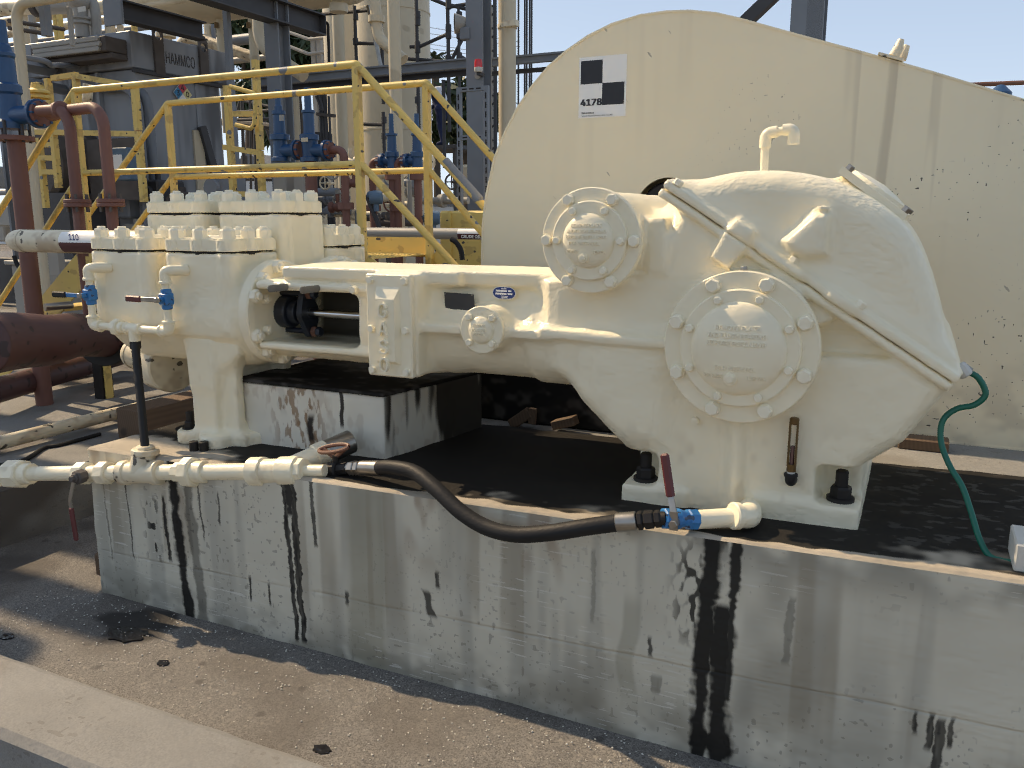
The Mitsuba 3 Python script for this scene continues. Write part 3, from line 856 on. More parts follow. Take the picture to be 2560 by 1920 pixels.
hexL = hexhead(0.0205, 0.020, washer=0.003)
hexS = hexhead(0.0115, 0.012, washer=0.002)
bolt_L, bolt_S = ply(hexL, "smooth_paint", smooth=20), ply(hexS, "smooth_paint", smooth=20)
nut_P = ply(hexhead(0.0305, 0.038, stud=0.009), "smooth_paint", smooth=20)
bolt_M = ply(hexhead(0.0165, 0.016, washer=0.003), "smooth_paint", smooth=20)
nut_F = ply(hexhead(0.027, 0.026, stud=0.012), "smooth_paint", smooth=20)


def bolts(parent, spec, pts, d, name="bolt", s=1.0):
    for p in pts:
        put(name, spec, None, parent, tw=pose(p, d, random.uniform(0, 1.05), s))


def ringpts(c, R, n, a0, y):
    return [np.array([c[0] + R * math.cos(a0 + 2 * math.pi * k / n), y, c[1] + R * math.sin(a0 + 2 * math.pi * k / n)]) for k in range(n)]


def dome_text(lines, c, y_of, parent, lab):
    ms = []
    for txt, dx, dz, hh, wd in lines:
        m = text_at(txt, hh, (c[0] + dx, 0, c[1] + dz), depth=0.0045, bold=True, width=wd)
        v = np.array(m.vertices)
        r = np.hypot(v[:, 0] - c[0], v[:, 2] - c[1])
        v[:, 1] += y_of(r) + 0.001
        ms.append(TM(v, m.faces))
    put("lettering", cat_(*ms), "smooth_paint", parent, label=lab, smooth=False)


# --- crank bearing cover
cb = (-0.450, 1.230)
K = put("crank_bearing_cover", lathe([(0, 0), (0.221, 0), (0.222, -0.004), (0.222, -0.031), (0.219, -0.035), (0.172, -0.035), (0.1715, -0.040), (0.1705, -0.049), (0.167, -0.052), (0.136, -0.052)] +
        [(0.136 * math.cos(t), -0.052 - 0.040 * math.sin(t)) for t in np.linspace(0.05, math.pi / 2, 14)], (cb[0], 2.486, cb[1]), (0, 1, 0), 96), "pipe_paint", PUMP, label="largest round bearing cover with raised lettering", smooth=30)
bolts(K, bolt_L, ringpts(cb, 0.196, 8, math.radians(25), 2.450), (0, -1, 0))
bolts(K, bolt_S, ringpts(cb, 0.152, 8, math.radians(25), 2.433), (0, -1, 0))
ydome = lambda r: 2.486 - 0.052 - 0.040 * np.sqrt(np.clip(1 - (r / 0.136) ** 2, 0, 1))
dome_text([("REMOVE PLATE", 0.002, 0.058, 0.012, 0.125), ("AND FLUSH BEARING", 0.0, 0.036, 0.012, 0.165), ("BEFORE REFILLING", 0.0, 0.014, 0.012, 0.165), ("FILL WITH OIL", 0.0, -0.058, 0.012, 0.115),
           ("TO THIS", -0.062, -0.083, 0.011, 0.058), ("LEVEL", 0.062, -0.083, 0.011, 0.052)], cb, ydome, K, "raised cast lettering")
put("level_plug", cat_(lathe([(0, 0), (0.021, 0), (0.019, 0.014), (0, 0.014)], n=20), moved(hexhead(0.0125, 0.012), (0, 0, 0.014))), "pipe_paint", K, tw=pose((cb[0] - 0.012, 2.410, cb[1] - 0.083), (0, -1, 0)), smooth=25)
# --- pinion bearing cover
pb = (-0.913, 1.531)
K = put("pinion_bearing_cover", lathe([(0, 0), (0.158, 0), (0.160, -0.003), (0.160, -0.025), (0.157, -0.029), (0.121, -0.029), (0.120, -0.041), (0.117, -0.044), (0.083, -0.044)] +
        [(0.083 * math.cos(t), -0.044 - 0.030 * math.sin(t)) for t in np.linspace(0.05, math.pi / 2, 12)], (pb[0], 2.476, pb[1]), (0, 1, 0), 80), "pipe_paint", PUMP, label="smaller round bearing cover with raised lettering, higher up on the left", smooth=30)
bolts(K, bolt_L, ringpts(pb, 0.141, 6, 0.0, 2.446), (0, -1, 0), s=0.85)
bolts(K, bolt_S, ringpts(pb, 0.102, 6, 0.0, 2.431), (0, -1, 0))
yd2 = lambda r: 2.476 - 0.044 - 0.030 * np.sqrt(np.clip(1 - (r / 0.083) ** 2, 0, 1))
dome_text([("REMOVE PLATE", 0.0, 0.042, 0.009, 0.098), ("AND FLUSH BEARING", 0.0, 0.025, 0.009, 0.125), ("BEFORE REFILLING", 0.0, 0.008, 0.009, 0.13), ("FILL WITH OIL", -0.004, -0.011, 0.009, 0.10),
           ("TO THIS", -0.042, -0.036, 0.008, 0.040), ("LEVEL", 0.042, -0.036, 0.008, 0.040)], pb, yd2, K, "raised cast lettering")
put("level_plug", cat_(lathe([(0, 0), (0.017, 0), (0.015, 0.011), (0, 0.011)], n=20), moved(hexhead(0.010, 0.010), (0, 0, 0.011))), "pipe_paint", K, tw=pose((pb[0] - 0.006, 2.412, pb[1] - 0.050), (0, -1, 0)), smooth=25)
# --- small round cover on the frame
sb = (-1.300, 1.232)
K = put("crosshead_cover", lathe([(0, 0), (0.078, 0), (0.0795, -0.002), (0.0795, -0.014), (0.077, -0.017), (0.047, -0.017)] + [(0.047 * math.cos(t), -0.017 - 0.020 * math.sin(t)) for t in np.linspace(0.05, math.pi / 2, 9)],
        (sb[0], 2.481, sb[1]), (0, 1, 0), 56), "pump_paint", PUMP, label="small round four-bolt cover on the frame", smooth=30)
bolts(K, bolt_S, ringpts(sb, 0.061, 4, math.radians(45), 2.463), (0, -1, 0))
yd3 = lambda r: 2.481 - 0.017 - 0.020 * np.sqrt(np.clip(1 - (r / 0.047) ** 2, 0, 1))
dome_text([("REMOVE", 0, 0.014, 0.008, 0.045), ("PLATE", 0, -0.001, 0.008, 0.05), ("TO OIL", 0, -0.016, 0.008, 0.045)], sb, yd3, K, "raised cast lettering")

# --- side cover with the vertical name
gx0, gx1, gz0, gz1 = -1.752, -1.566, 1.046, 1.408
m = cat_(box(gx0, gx1, 2.452, 2.478, gz0, gz1, 0.005))
fr = m3.Manifold.hull_points(np.array([(gx0 + .043, 2.454, gz0 + .045), (gx1 - .043, 2.454, gz0 + .045), (gx0 + .043, 2.454, gz1 - .040), (gx1 - .043, 2.454, gz1 - .040),
                                     (gx0 + .055, 2.428, gz0 + .060), (gx1 - .055, 2.428, gz0 + .060), (gx0 + .055, 2.428, gz1 - .085), (gx1 - .055, 2.428, gz1 - .085)]))
K = put("side_cover", cat_(m, fr), "pipe_paint", PUMP, label="tall narrow side cover with raised vertical letters", smooth=20)
bolts(K, bolt_M, [(x, 2.453, z) for x in (gx0 + .022, gx1 - .022) for z in (gz0 + .022, (gz0 + gz1) / 2 - 0.012, gz1 - .022)], (0, -1, 0), s=0.85)
for i, c in enumerate("GASO"):
    put("letter", text_at(c, 0.050, ((gx0 + gx1) / 2 - 0.002, 2.429, gz1 - 0.148 - 0.0635 * i), depth=0.016, bold=False, width=0.034), "smooth_paint", K, smooth=False)

# --- nameplates and sticker
for x0 in (-2.165, -2.015):
    o = Polygon([(0, 0.004), (0.008, 0), (0.10, 0), (0.108, 0.004), (0.112, 0.013), (0.108, 0.023), (0.10, 0.026), (0.008, 0.026), (0, 0.022), (-0.003, 0.013)])
    K = put("nameplate", moved(prism(o, -0.0015, 0.0015, "y"), (x0, 2.5265, 1.328)), "plate_grey", PUMP, label="small oval metal nameplate above the opening")
bolts(PUMP, bolt_M, [(-2.19, 2.527, 1.341), (-1.855, 2.527, 1.341)], (0, -1, 0), s=0.9)
pl = beam((-1.497, 2.566, 1.309), (-1.380, 2.566, 1.306), 0.003, 0.070, (0, -0.17, 1))
put("nameplate", pl, "plate_dark", PUMP, label="black rectangular metal nameplate")
for x in (-1.492, -1.385):
    for z in (1.278, 1.338):
        put("rivet", lathe([(0, 0), (0.0035, 0), (0.003, 0.002), (0, 0.003)], n=8), "plate_grey", PUMP, tw=pose((x, 2.5655 + (1.308 - z) * 0.17 - 0.002, z), (0, -1, 0)))
ov = Polygon([(0.030 * math.cos(t) + (0.014 if math.cos(t) > 0 else -0.014), 0.0215 * math.sin(t)) for t in np.linspace(0, 2 * math.pi, 40, endpoint=False)])
SX, SZ = -1.270, 1.348


def stick(poly, dy):
    m = prism(poly, -0.0004, 0.0004, "y")
    v = np.array(m.vertices); v += (SX, 2.577 - dy, SZ)
    v[:, 1] -= (v[:, 2] - SZ) * 0.10
    return TM(v, m.faces)


K = put("sticker", stick(ov, 0.0), "white_print", PUMP, label="small oval blue and white sticker")
put("blue_field", stick(ov.buffer(-0.002), 0.001), "blue_print", K)
bars = unary_union([sbox(-0.030, 0.004, 0.012, 0.010), sbox(-0.033, -0.006, 0.010, 0.0), sbox(0.016, 0.004, 0.028, 0.010), sbox(0.014, -0.006, 0.032, 0.0), sbox(-0.010, 0.013, 0.010, 0.016), sbox(-0.012, -0.012, 0.014, -0.010), sbox(-0.010, -0.016, 0.012, -0.014)])
put("print", stick(bars, 0.002), "white_print", K)

# --- stuffing box in the opening
G = (2.705, 1.222)
K = put("packing_gland", cat_(cyl((-2.37, *G), (-2.295, *G), 0.066, 32, 0.005), cyl((-2.295, *G), (-2.26, *G), 0.048, 32, 0.004)), "gland_blue", PUMP, label="dark blue-black packing gland")
gl = m3.Manifold.batch_hull([m3.Manifold.cylinder(0.026, 0.026, circular_segments=20).translate([0, 0.076 * s_, 0]) for s_ in (-1, 1)] + [m3.Manifold.cylinder(0.026, 0.055, circular_segments=28)])
v = np.array(tm(gl).vertices)[:, [2, 0, 1]]
a_ = math.radians(8)
v = np.stack([v[:, 0] - 2.235, v[:, 1] * math.cos(a_) - v[:, 2] * math.sin(a_) + G[0], v[:, 1] * math.sin(a_) + v[:, 2] * math.cos(a_) + G[1]], 1)
put("flange", TM(v, tm(gl).faces), "gland_blue", K)
for s_ in (-1, 1):
    c_ = (G[0] - 0.078 * math.sin(a_) * s_, G[1] + 0.078 * math.cos(a_) * s_)
    put("stud", cyl((-2.35, *c_), (-2.165, *c_), 0.0115, 12), "gland_blue", K)
    put("nut", hexhead(0.022, 0.020), "rust_red", K, tw=pose((-2.207, *c_), (1, 0, 0)), smooth=20)
    put("end_nut", hexhead(0.020, 0.018), "gland_blue", K, tw=pose((-2.184, *c_), (1, 0, 0), 0.4), smooth=20)
put("plunger_rod", cyl((-2.26, *G), (-1.70, *G), 0.0155, 32), "chrome", PUMP, label="polished plunger rod")
put("plunger_rod", cyl((-2.30, 3.085, 1.222), (-1.70, 3.085, 1.222), 0.0235, 32), "chrome", PUMP)

# --- round flanges between frame and fluid end
for yb in (2.700, 3.090):
    K = put("cylinder_flange", lathe([(0, 0), (0.206, 0), (0.212, 0.006), (0.212, 0.044), (0.206, 0.050), (0.172, 0.051), (0.172, 0.049), (0, 0.049)], (-2.392, yb, 1.220), (1, 0, 0), 72), "pump_paint", PUMP, smooth=30)
    angs = [8, 45, 100, 130, 155, 205, 232, 262, 315, 345] if yb < 2.9 else [60, 90, 120]
    bolts(K, nut_F, [(-2.343, yb + 0.187 * math.cos(math.radians(a)), 1.220 + 0.187 * math.sin(math.radians(a))) for a in angs], (1, 0, 0), s=1.0)
    bolts(K, nut_F, [(-2.343, yb + 0.125 * math.cos(math.radians(a)), 1.220 + 0.125 * math.sin(math.radians(a))) for a in (150, 210)], (1, 0, 0), s=0.78)

# --- fluid end, one casting
Fl = Field((-3.42, 2.42, 0.92), (-2.36, 3.52, 1.64), h)
COLS = ((-3.235, -2.875), (-2.795, -2.430))
ROWS = ((2.505, 2.800, 1.458), (2.815, 3.115, 1.612), (3.130, 3.430, 1.462))
for x0, x1 in COLS:
    for y0, y1, zt in ROWS:
        cx, cy, hx, hy = (x0 + x1) / 2, (y0 + y1) / 2, (x1 - x0) / 2, (y1 - y0) / 2
        Fl.box(x0 + 0.018, x1 - 0.018, y0 + 0.012, y1 - 0.012, 1.13, zt, r=0.085 if False else 0.004, k=0.012)
        for sx in (-1, 1):
            for sy in (-1, 1):
                Fl.cyl("z", (cx + sx * (hx - 0.042), cy + sy * (hy - 0.042)), 1.15, zt, 0.042, r=0.006, k=0.016)
        Fl.box(x0 + 0.02, x1 - 0.02, y0 + 0.015, y1 - 0.015, 1.115, 1.30, r=0.075, k=0.03)
for yb in (2.70, 3.09):
    Fl.cyl("x", (yb, 1.17), -3.20, -2.40, 0.165, r=0.05, k=0.06)
    Fl.cyl("x", (yb, 1.22), -2.50, -2.38, 0.165, r=0.01, k=0.04, R1=0.178)
Fl.box(-3.15, -2.45, 2.62, 3.30, 1.00, 1.20, r=0.06, k=0.06)
put("fluid_end", Fl.mesh(0.0022, 24), "pump_paint", PUMP, label="bolted fluid end with valve pots on the left", smooth=True)

# --- valve covers, each with its studs
for ci, (x0, x1) in enumerate(COLS):
    for ri, (y0, y1, zt) in enumerate(ROWS):
        cx, cy, hx, hy = (x0 + x1) / 2, (y0 + y1) / 2, (x1 - x0) / 2, (y1 - y0) / 2
        out = sbox(x0 + 0.016, y0 + 0.012, x1 - 0.016, y1 - 0.012).buffer(-0.012).buffer(0.012)
        spots = [(cx + sx * (hx - 0.044), cy + sy * (hy - 0.044)) for sx in (-1, 1) for sy in (-1, 1)] + [(cx, cy - hy + 0.036), (cx + hx - 0.036, cy), (cx, cy + hy - 0.036)]
        out = unary_union([out] + [Point(p).buffer(0.046, 6) for p in spots[:4]] + [Point(p).buffer(0.040, 6) for p in spots[4:]])
        # notches between the lugs
        for (nx_, ny_, dx, dy) in ((cx - hx * 0.42, y0, 1, 0), (cx + hx * 0.40, y0, 1, 0), (x1, cy - hy * 0.42, 0, 1), (x1, cy + hy * 0.42, 0, 1)):
            out = out.difference(Polygon([(nx_ - 0.022 * dx - 0.02 * dy, ny_ - 0.022 * dy - 0.02 * dx), (nx_ + 0.022 * dx - 0.02 * dy * 0, ny_ + 0.022 * dy - 0.02 * dx * 0), (nx_ + 0.0, ny_ + 0.0)]).buffer(0.001)) if False else out
        th = 0.060
        body = cat_(prism(out.buffer(-0.004), zt + 0.010, zt + 0.012, "z"), prism(out, zt + 0.012, zt + th - 0.006, "z"), prism(out.buffer(-0.006), zt + th - 0.006, zt + th, "z"),
                    lathe([(0.10, 0), (0.085, 0.012), (0, 0.014)], (cx, cy, zt + th - 0.002), (0, 0, 1), 28))
        K = put("valve_cover", body, "pump_paint", PUMP, smooth=28)
        put("gasket", prism(out.buffer(-0.016), zt - 0.004, zt + 0.0115, "z"), "black_steel", K)
        bolts(K, nut_P, [(p[0], p[1], zt + th) for p in spots], (0, 0, 1), "stud_nut")

# --- support leg and foot
Ls = Field((-2.90, 2.44, 0.64), (-2.40, 3.12, 1.16), 0.009)
Ls.box(-2.72, -2.585, 2.535, 2.60, 0.66, 1.12, r=0.01, k=0.02)
Ls.box(-2.70, -2.50, 2.57, 2.92, 0.66, 1.12, r=0.012, k=0.02)
Ls.box(-2.56, -2.40, 2.62, 2.86, 0.74, 1.01, r=0.03, k=0.02, cut=True)
Ls.poly("y", [(-2.78, 1.12), (-2.74, 1.03), (-2.715, 0.90), (-2.59, 0.90), (-2.57, 0.97), (-2.45, 1.05), (-2.45, 1.12)], 2.545, 2.93, r=0.02, k=0.05)
for (x_, y_, r_) in ((-2.755, 2.565, 0.066), (-2.60, 2.545, 0.072), (-2.50, 2.66, 0.075), (-2.74, 2.80, 0.075)):
    Ls.cyl("z", (x_, y_), 0.655, 0.712, r_, r=0.008, k=0.03)
Ls.box(-2.78, -2.46, 2.56, 2.92, 0.655, 0.712, r=0.008, k=0.02)
put("support_leg", Ls.mesh(0.0016, 24), "pump_paint", PUMP, smooth=True)

# --- anchor bolts
anc = cat_(cyl((0, 0, -0.01), (0, 0, 0.006), 0.040, 20), moved(hexhead(0.031, 0.036), (0, 0, 0.004)), cyl((0, 0, 0.03), (0, 0, 0.088), 0.0185, 14, 0.004))
for q in ((-0.755, 2.585, 0.757), (-0.155, 2.585, 0.777)):
    put("anchor_bolt", anc, "black_steel", PUMP, tw=pose(q, (0, 0, 1), 0.3), smooth=25, label="black anchor bolt with a hex nut")
put("anchor_bolt", anc, "black_steel", PUMP, tw=pose((-2.765, 2.560, 0.712), (0, 0, 1), 0.3, 0.85), smooth=25)
for q in ((-2.625, 2.44), (-2.585, 2.455)):
    put("bolt_stub", cyl((*q, 0.655), (*q, 0.70), 0.019, 12, 0.003), "black_steel", PUMP)

# --- inspection hatch on the hood
def hpt(u, w, y):
    q = hm + hd * u + hn * w
    return np.array([q[0], y, q[1]])


hp = Polygon([tuple(hm + hd * u + hn * w) for u, w in ((-0.112, 0.013), (0.112, 0.013), (0.112, 0.034), (-0.112, 0.034))])
K = put("inspection_hatch", cat_(prism(hp, 2.605, 3.195, "y"), lathe([(0.10, 0.0), (0.095, 0.012), (0.05, 0.022), (0, 0.026)], hpt(0.0, 0.033, 2.80), (hn[0], 0, hn[1]), 32)), "pump_paint", PUMP, smooth=25, label="bolted inspection hatch on the gear case cover")
bolts(K, ply(hexhead(0.0125, 0.016), "zinc", smooth=20), [hpt(-0.095, 0.034, 2.63), hpt(0.098, 0.034, 2.63), hpt(-0.095, 0.034, 3.17), hpt(0.098, 0.034, 3.17)], (hn[0], 0, hn[1]))
# flange bolts, plugs
fb = [(A0 + sl * t + nn * 0.028) for t in (0.035, 0.30, 0.44, 0.66)]
bolts(PUMP, bolt_M, [(q[0], 2.515, q[1]) for q in fb], (nn[0], 0, nn[1]), "flange_bolt", 0.9)
put("filler_plug", cat_(lathe([(0.010, 0), (0.010, 0.016), (0.017, 0.017), (0.017, 0.024), (0.010, 0.025), (0, 0.027)], n=14)), "pipe_paint", PUMP, tw=pose((-0.253, YF - 0.018, 1.606), (0, 0, 1)), label="small filler plug on its boss")
put("plug", hexhead(0.010, 0.012), "zinc", PUMP, tw=pose((-0.452, 2.470, 1.451), (0, 0, 1)))
put("plug", lathe([(0.012, 0), (0.012, 0.012), (0, 0.014)], n=12), "pipe_paint", PUMP, tw=pose((-0.585, YF - 0.002, 0.985), (0, -1, 0)))

# --- gooseneck breather
gy = 2.80
gp = [(-0.466, gy, 1.68), (-0.468, gy, 1.858), (-0.385, gy, 1.868), (-0.383, gy, 1.832)]
K = put("breather_pipe", tube(fillet(gp, 0.03), 0.0128, 16), "pipe_paint", PUMP, label="gooseneck breather pipe on the gear case cover")
put("elbow", tube(fillet([(-0.468, gy, 1.815), (-0.468, gy, 1.858), (-0.433, gy, 1.863)], 0.03), 0.0178, 16), "pipe_paint", K)
put("elbow", tube(fillet([(-0.416, gy, 1.866), (-0.384, gy, 1.868), (-0.383, gy, 1.823)], 0.026), 0.0178, 16), "pipe_paint", K)

# --- oil level gauge
gx, gyy = -0.290, 2.497
K = put("oil_gauge", cat_(cyl((gx, gyy, 0.868), (gx, gyy, 0.89), 0.0135, 14), cyl((gx, gyy, 1.010), (gx, gyy, 1.030), 0.0135, 14, 0.003), beam((gx - 0.0105, gyy, 0.885), (gx - 0.0105, gyy, 1.012), 0.005, 0.018, (0, 1, 0)), beam((gx + 0.0105, gyy, 0.885), (gx + 0.0105, gyy, 1.012), 0.005, 0.018, (0, 1, 0))),
        "brass", PUMP, label="brass oil level sight gauge on the front wall")
put("sight_glass", cyl((gx, gyy, 0.885), (gx, gyy, 1.012), 0.0075, 12), "glass", K)
put("oil_column", cyl((gx, gyy, 0.886), (gx, gyy, 0.945), 0.006, 12), "label_maroon", K)
put("white_ring", cyl((gx, gyy, 0.860), (gx, gyy, 0.8685), 0.0115, 14), "plastic_white", K)
put("elbow", tube(fillet([(gx, gyy, 0.861), (gx, gyy, 0.836), (gx, 2.54, 0.836)], 0.02), 0.0165, 16), "black_rubber", K)
put("elbow_collar", cyl((gx, gyy, 0.851), (gx, gyy, 0.862), 0.020, 16, 0.002), "black_rubber", K)

# ================================================================== DRAIN MANIFOLD on the front pots
DRN = thing("drain_manifold", "cream drain pipework with two blue ball valves on the front of the valve pots", "pipework")
dy_ = 2.448
dL, dR, dz = -3.168, -2.722, 1.147
for x in (dL, dR):
    put("elbow", cat_(tube(fillet([(x + 0.05, 2.52, 1.392), (x + 0.018, dy_ + 0.01, 1.392), (x, dy_, 1.388), (x, dy_, 1.345)], 0.03), 0.0215, 16), cyl((x, dy_, 1.338), (x, dy_, 1.352), 0.0255, 16, 0.003), cyl((x + 0.042, 2.505, 1.392), (x + 0.052, 2.53, 1.392), 0.017, 16)), "pipe_paint", DRN)
    put("pipe", cyl((x, dy_, dz + 0.03), (x, dy_, 1.345), 0.0155, 16), "pipe_paint", DRN)
    vz = 1.278
    V = put("ball_valve", cat_(cyl((x, dy_, vz - 0.042), (x, dy_, vz + 0.042), 0.021, 8, 0.004), box(x - 0.024, x + 0.024, dy_ - 0.024, dy_ + 0.02, vz - 0.024, vz + 0.026, 0.006), cyl((x, dy_ - 0.045, vz), (x, dy_, vz), 0.011, 12)), "light_blue_paint", DRN, label="small blue ball valve", smooth=25)
    put("handle", cat_(box(x - 0.10, x + 0.012, dy_ - 0.050, dy_ - 0.044, vz - 0.009, vz + 0.010, 0.002)), "light_blue_paint" if x == dL else "zinc", V)
    put("grip", box(x - 0.175, x - 0.09, dy_ - 0.056, dy_ - 0.040, vz - 0.012, vz + 0.013, 0.005), "black_rubber" if x == dL else "red_grip", V)
    put("nut", hexhead(0.012, 0.010), "zinc", V, tw=pose((x, dy_ - 0.050, vz), (0, -1, 0)))
put("pipe", tube(fillet([(dL, dy_, dz + 0.05), (dL, dy_, dz), (dR, dy_, dz), (dR, dy_, dz + 0.05)], 0.03), 0.0165, 16), "pipe_paint", DRN)
for x, sgn in ((dL, 1), (dR, -1)):
    put("elbow", cat_(tube(fillet([(x, dy_, dz + 0.038), (x, dy_, dz), (x + sgn * 0.042, dy_, dz)], 0.028), 0.0225, 16), cyl((x, dy_, dz + 0.032), (x, dy_, dz + 0.044), 0.0265, 16, .003), cyl((x + sgn * 0.036, dy_, dz), (x + sgn * 0.048, dy_, dz), 0.0265, 16, .003)), "pipe_paint", DRN)
tx = -2.925
put("tee", cat_(cyl((tx - 0.04, dy_, dz), (tx + 0.04, dy_, dz), 0.0225, 16, .003), cyl((tx, dy_, dz), (tx, dy_, dz - 0.055), 0.0225, 16, .003), *[cyl((tx + s_ * 0.032, dy_, dz), (tx + s_ * 0.044, dy_, dz), 0.027, 16, .003) for s_ in (-1, 1)]), "pipe_paint", DRN)
ux = -3.02
put("union", cat_(cyl((ux - 0.018, dy_, dz), (ux + 0.014, dy_, dz), 0.036, 8, 0.005), cyl((ux + 0.012, dy_, dz), (ux + 0.04, dy_, dz), 0.025, 12, .004)), "pipe_paint", DRN)

# ================================================================== OIL LINE along the front edge of the foundation
LN = thing("oil_line", "cream pipe with unions, tee and valve running along the foundation's front edge", "pipeline")
PA, PB = at(-160, 1187, 2.165), at(742, 1177, 2.335)
ld = (PB - PA) / np.linalg.norm(PB - PA)


def lp(px):        # point of the line under a photo column
    best = min(np.linspace(-0.1, 1.1, 600), key=lambda t: abs((lambda q: 1280 + F_PX * (q @ RT) / (q @ FW))(PA + (PB - PA) * t - CAM) - px))
    return PA + (PB - PA) * best


R0 = 0.0315
put("pipe", cyl(PA, lp(655), R0, 22), "pipe_paint", LN)


def seg(pa, pb, r, n=22, b=0.004):
    return cyl(lp(pa), lp(pb), r, n, b)


put("union", cat_(seg(22, 60, 0.062, 8, 0.006), seg(58, 80, 0.046, 12)), "pipe_paint", LN, label="eight-sided pipe union at the left end")
put("union", cat_(seg(462, 488, 0.060, 8, 0.006), seg(486, 515, 0.044, 12), seg(440, 464, 0.040, 8)), "pipe_paint", LN, label="eight-sided pipe union right of the tee")
put("hex_collar", seg(196, 222, 0.048, 8, 0.005), "pipe_paint", LN)
put("hex_collar", seg(251, 275, 0.048, 8, 0.005), "pipe_paint", LN)
tc = lp(352)
put("drain_pipe", cat_(tube([(tx, dy_, dz - 0.05), tc + (0.013, 0.022, 0.10)], 0.0165, 14), cyl((tx, dy_, dz - 0.085), (tx, dy_ + .001, dz - 0.05), 0.0225, 12, .003)), "black_steel", DRN, label="black steel drain pipe going down")
put("tee", cat_(seg(310, 398, 0.043), seg(304, 324, 0.050), seg(384, 402, 0.050), cyl(tc, tc + (0.012, 0.02, 0.083), 0.046, 22, .004), cyl(tc + (0.012, 0.02, 0.070), tc + (0.013, 0.022, 0.095), 0.054, 10, .004), cyl(tc + (0.013, 0.022, 0.092), tc + (0.013, 0.022, 0.108), 0.036, 8, .004)), "dirty_cream", LN, label="cream tee stained with oil, under the black drain pipe")
put("coupling", cat_(seg(640, 735, 0.046), seg(628, 662, 0.054), seg(702, 748, 0.054), seg(742, 764, 0.048, 8)), "pipe_paint", LN)
pc = lp(710)
br = np.array([0.10, 0.20, 0.055])
put("branch", cat_(cyl(pc, pc + br * 0.75, 0.042, 20, .004), cyl(pc + br * 0.55, pc + br * 0.78, 0.049, 20, .004)), "pipe_paint", LN)
put("branch_end", cat_(cyl(pc + br * 0.76, pc + br * 1.25, 0.046, 20, .004)), "zinc", LN, label="bare metal coupling on the branch")
nx0, nx1 = lp(758), lp(812)
put("nipple", cyl(nx0, nx1, 0.022, 16), "pipe_paint", LN)
# little valve with the red lever hanging on the left
vq = lp(228)
V = put("ball_valve", cat_(cyl(vq + (0, -0.085, 0), vq, 0.020, 12, .004), cyl(vq + (0, -0.075, 0), vq + (0, -0.035, 0), 0.030, 8, .005), moved(hexhead(0.014, 0.012), vq + (0, -0.085, 0), (0, -1, 0))), "rusty_dark", LN, label="ball valve with a red lever hanging down")
h0 = vq + (-0.004, -0.080, -0.01)
put("handle", cat_(beam(h0, h0 + (-0.025, -0.008, -0.085), 0.018, 0.004, (0, 1, 0)), beam(h0 + (-0.025, -0.008, -0.083), h0 + (-0.022, -0.008, -0.125), 0.018, 0.005, (0, 1, 0))), "zinc", V)
put("grip", beam(h0 + (-0.023, -0.008, -0.115), h0 + (-0.008, -0.010, -0.255), 0.023, 0.014, (0, 1, 0), 0.005), "red_grip", V)

# ================================================================== HOSE with its valves
HS = thing("oil_hose", "thick black rubber hose sagging in front of the foundation", "hose")
hpix = [(945, 1170, 2.36), (975, 1168, 2.34), (1035, 1180, 2.31), (1090, 1222, 2.268), (1150, 1278, 2.235), (1215, 1318, 2.215), (1290, 1336, 2.205), (1380, 1331, 2.205), (1470, 1317, 2.215), (1545, 1307, 2.23)]
hp3 = [at(*q) for q in hpix]
put("hose", tube(spline(hp3, 8), 0.0255, 20), "black_rubber", HS, smooth=True)
e0, e1 = at(905, 1170, 2.375), at(950, 1170, 2.358)
put("ferrule", cat_(cyl(e0, e1, 0.0268, 20, .003)), "zinc", HS)
d0 = (e1 - e0) / np.linalg.norm(e1 - e0)
put("hex_fitting", cat_(cyl(e0 - d0 * 0.028, e0 - d0 * 0.006, 0.027, 6, .003), cyl(e0 - d0 * 0.062, e0 - d0 * 0.032, 0.027, 6, .003), cyl(e0 - d0 * 0.08, e0, 0.020, 14)), "zinc", HS)
f0, f1 = at(1540, 1307, 2.23), at(1592, 1302, 2.24)
d1 = (f1 - f0) / np.linalg.norm(f1 - f0)
put("ferrule", cyl(f0, f1, 0.0285, 20, .003), "zinc", HS, label="dull metal ferrule at the right end")
put("hex_fitting", cat_(cyl(f1 + d1 * .003, f1 + d1 * 0.018, 0.0285, 6, .003), cyl(f1 + d1 * 0.022, f1 + d1 * 0.050, 0.027, 6, .003), cyl(f1 + d1 * 0.052, f1 + d1 * 0.070, 0.026, 6, .003), cyl(f1, f1 + d1 * 0.085, 0.020, 14)), "black_steel", HS)
# dark gate valve between pipe and hose
GV = thing("gate_valve", "small oily gate valve with a rusty oval handle between cream pipe and hose", "valve")
g0, g1 = at(806, 1178, 2.405), e0 - d0 * 0.07
gm = (g0 + g1) / 2
put("body", cat_(cyl(g0, g1, 0.024, 8, .004), cyl(gm - d0 * 0.022, gm + d0 * 0.022, 0.034, 12, .006), cyl(gm, gm + (0.004, 0, 0.055), 0.013, 10)), "black_steel", GV, smooth=25)
hc = gm + (-0.004, 0, 0.080)
ring = [hc + np.array([0.066 * math.cos(t), 0.018 * math.sin(t), 0.014 * math.cos(t) + 0.010 * math.sin(t)]) for t in np.linspace(0, 2 * math.pi, 25)]
put("handle", cat_(tube(ring, 0.0075, 8, False), tube([gm + (0, 0, 0.045), hc + (0.05, 0, 0.004)], 0.008, 8), tube([gm + (0, 0, 0.045), hc - (0.045, 0, 0.008)], 0.008, 8)), "rust_red", GV)
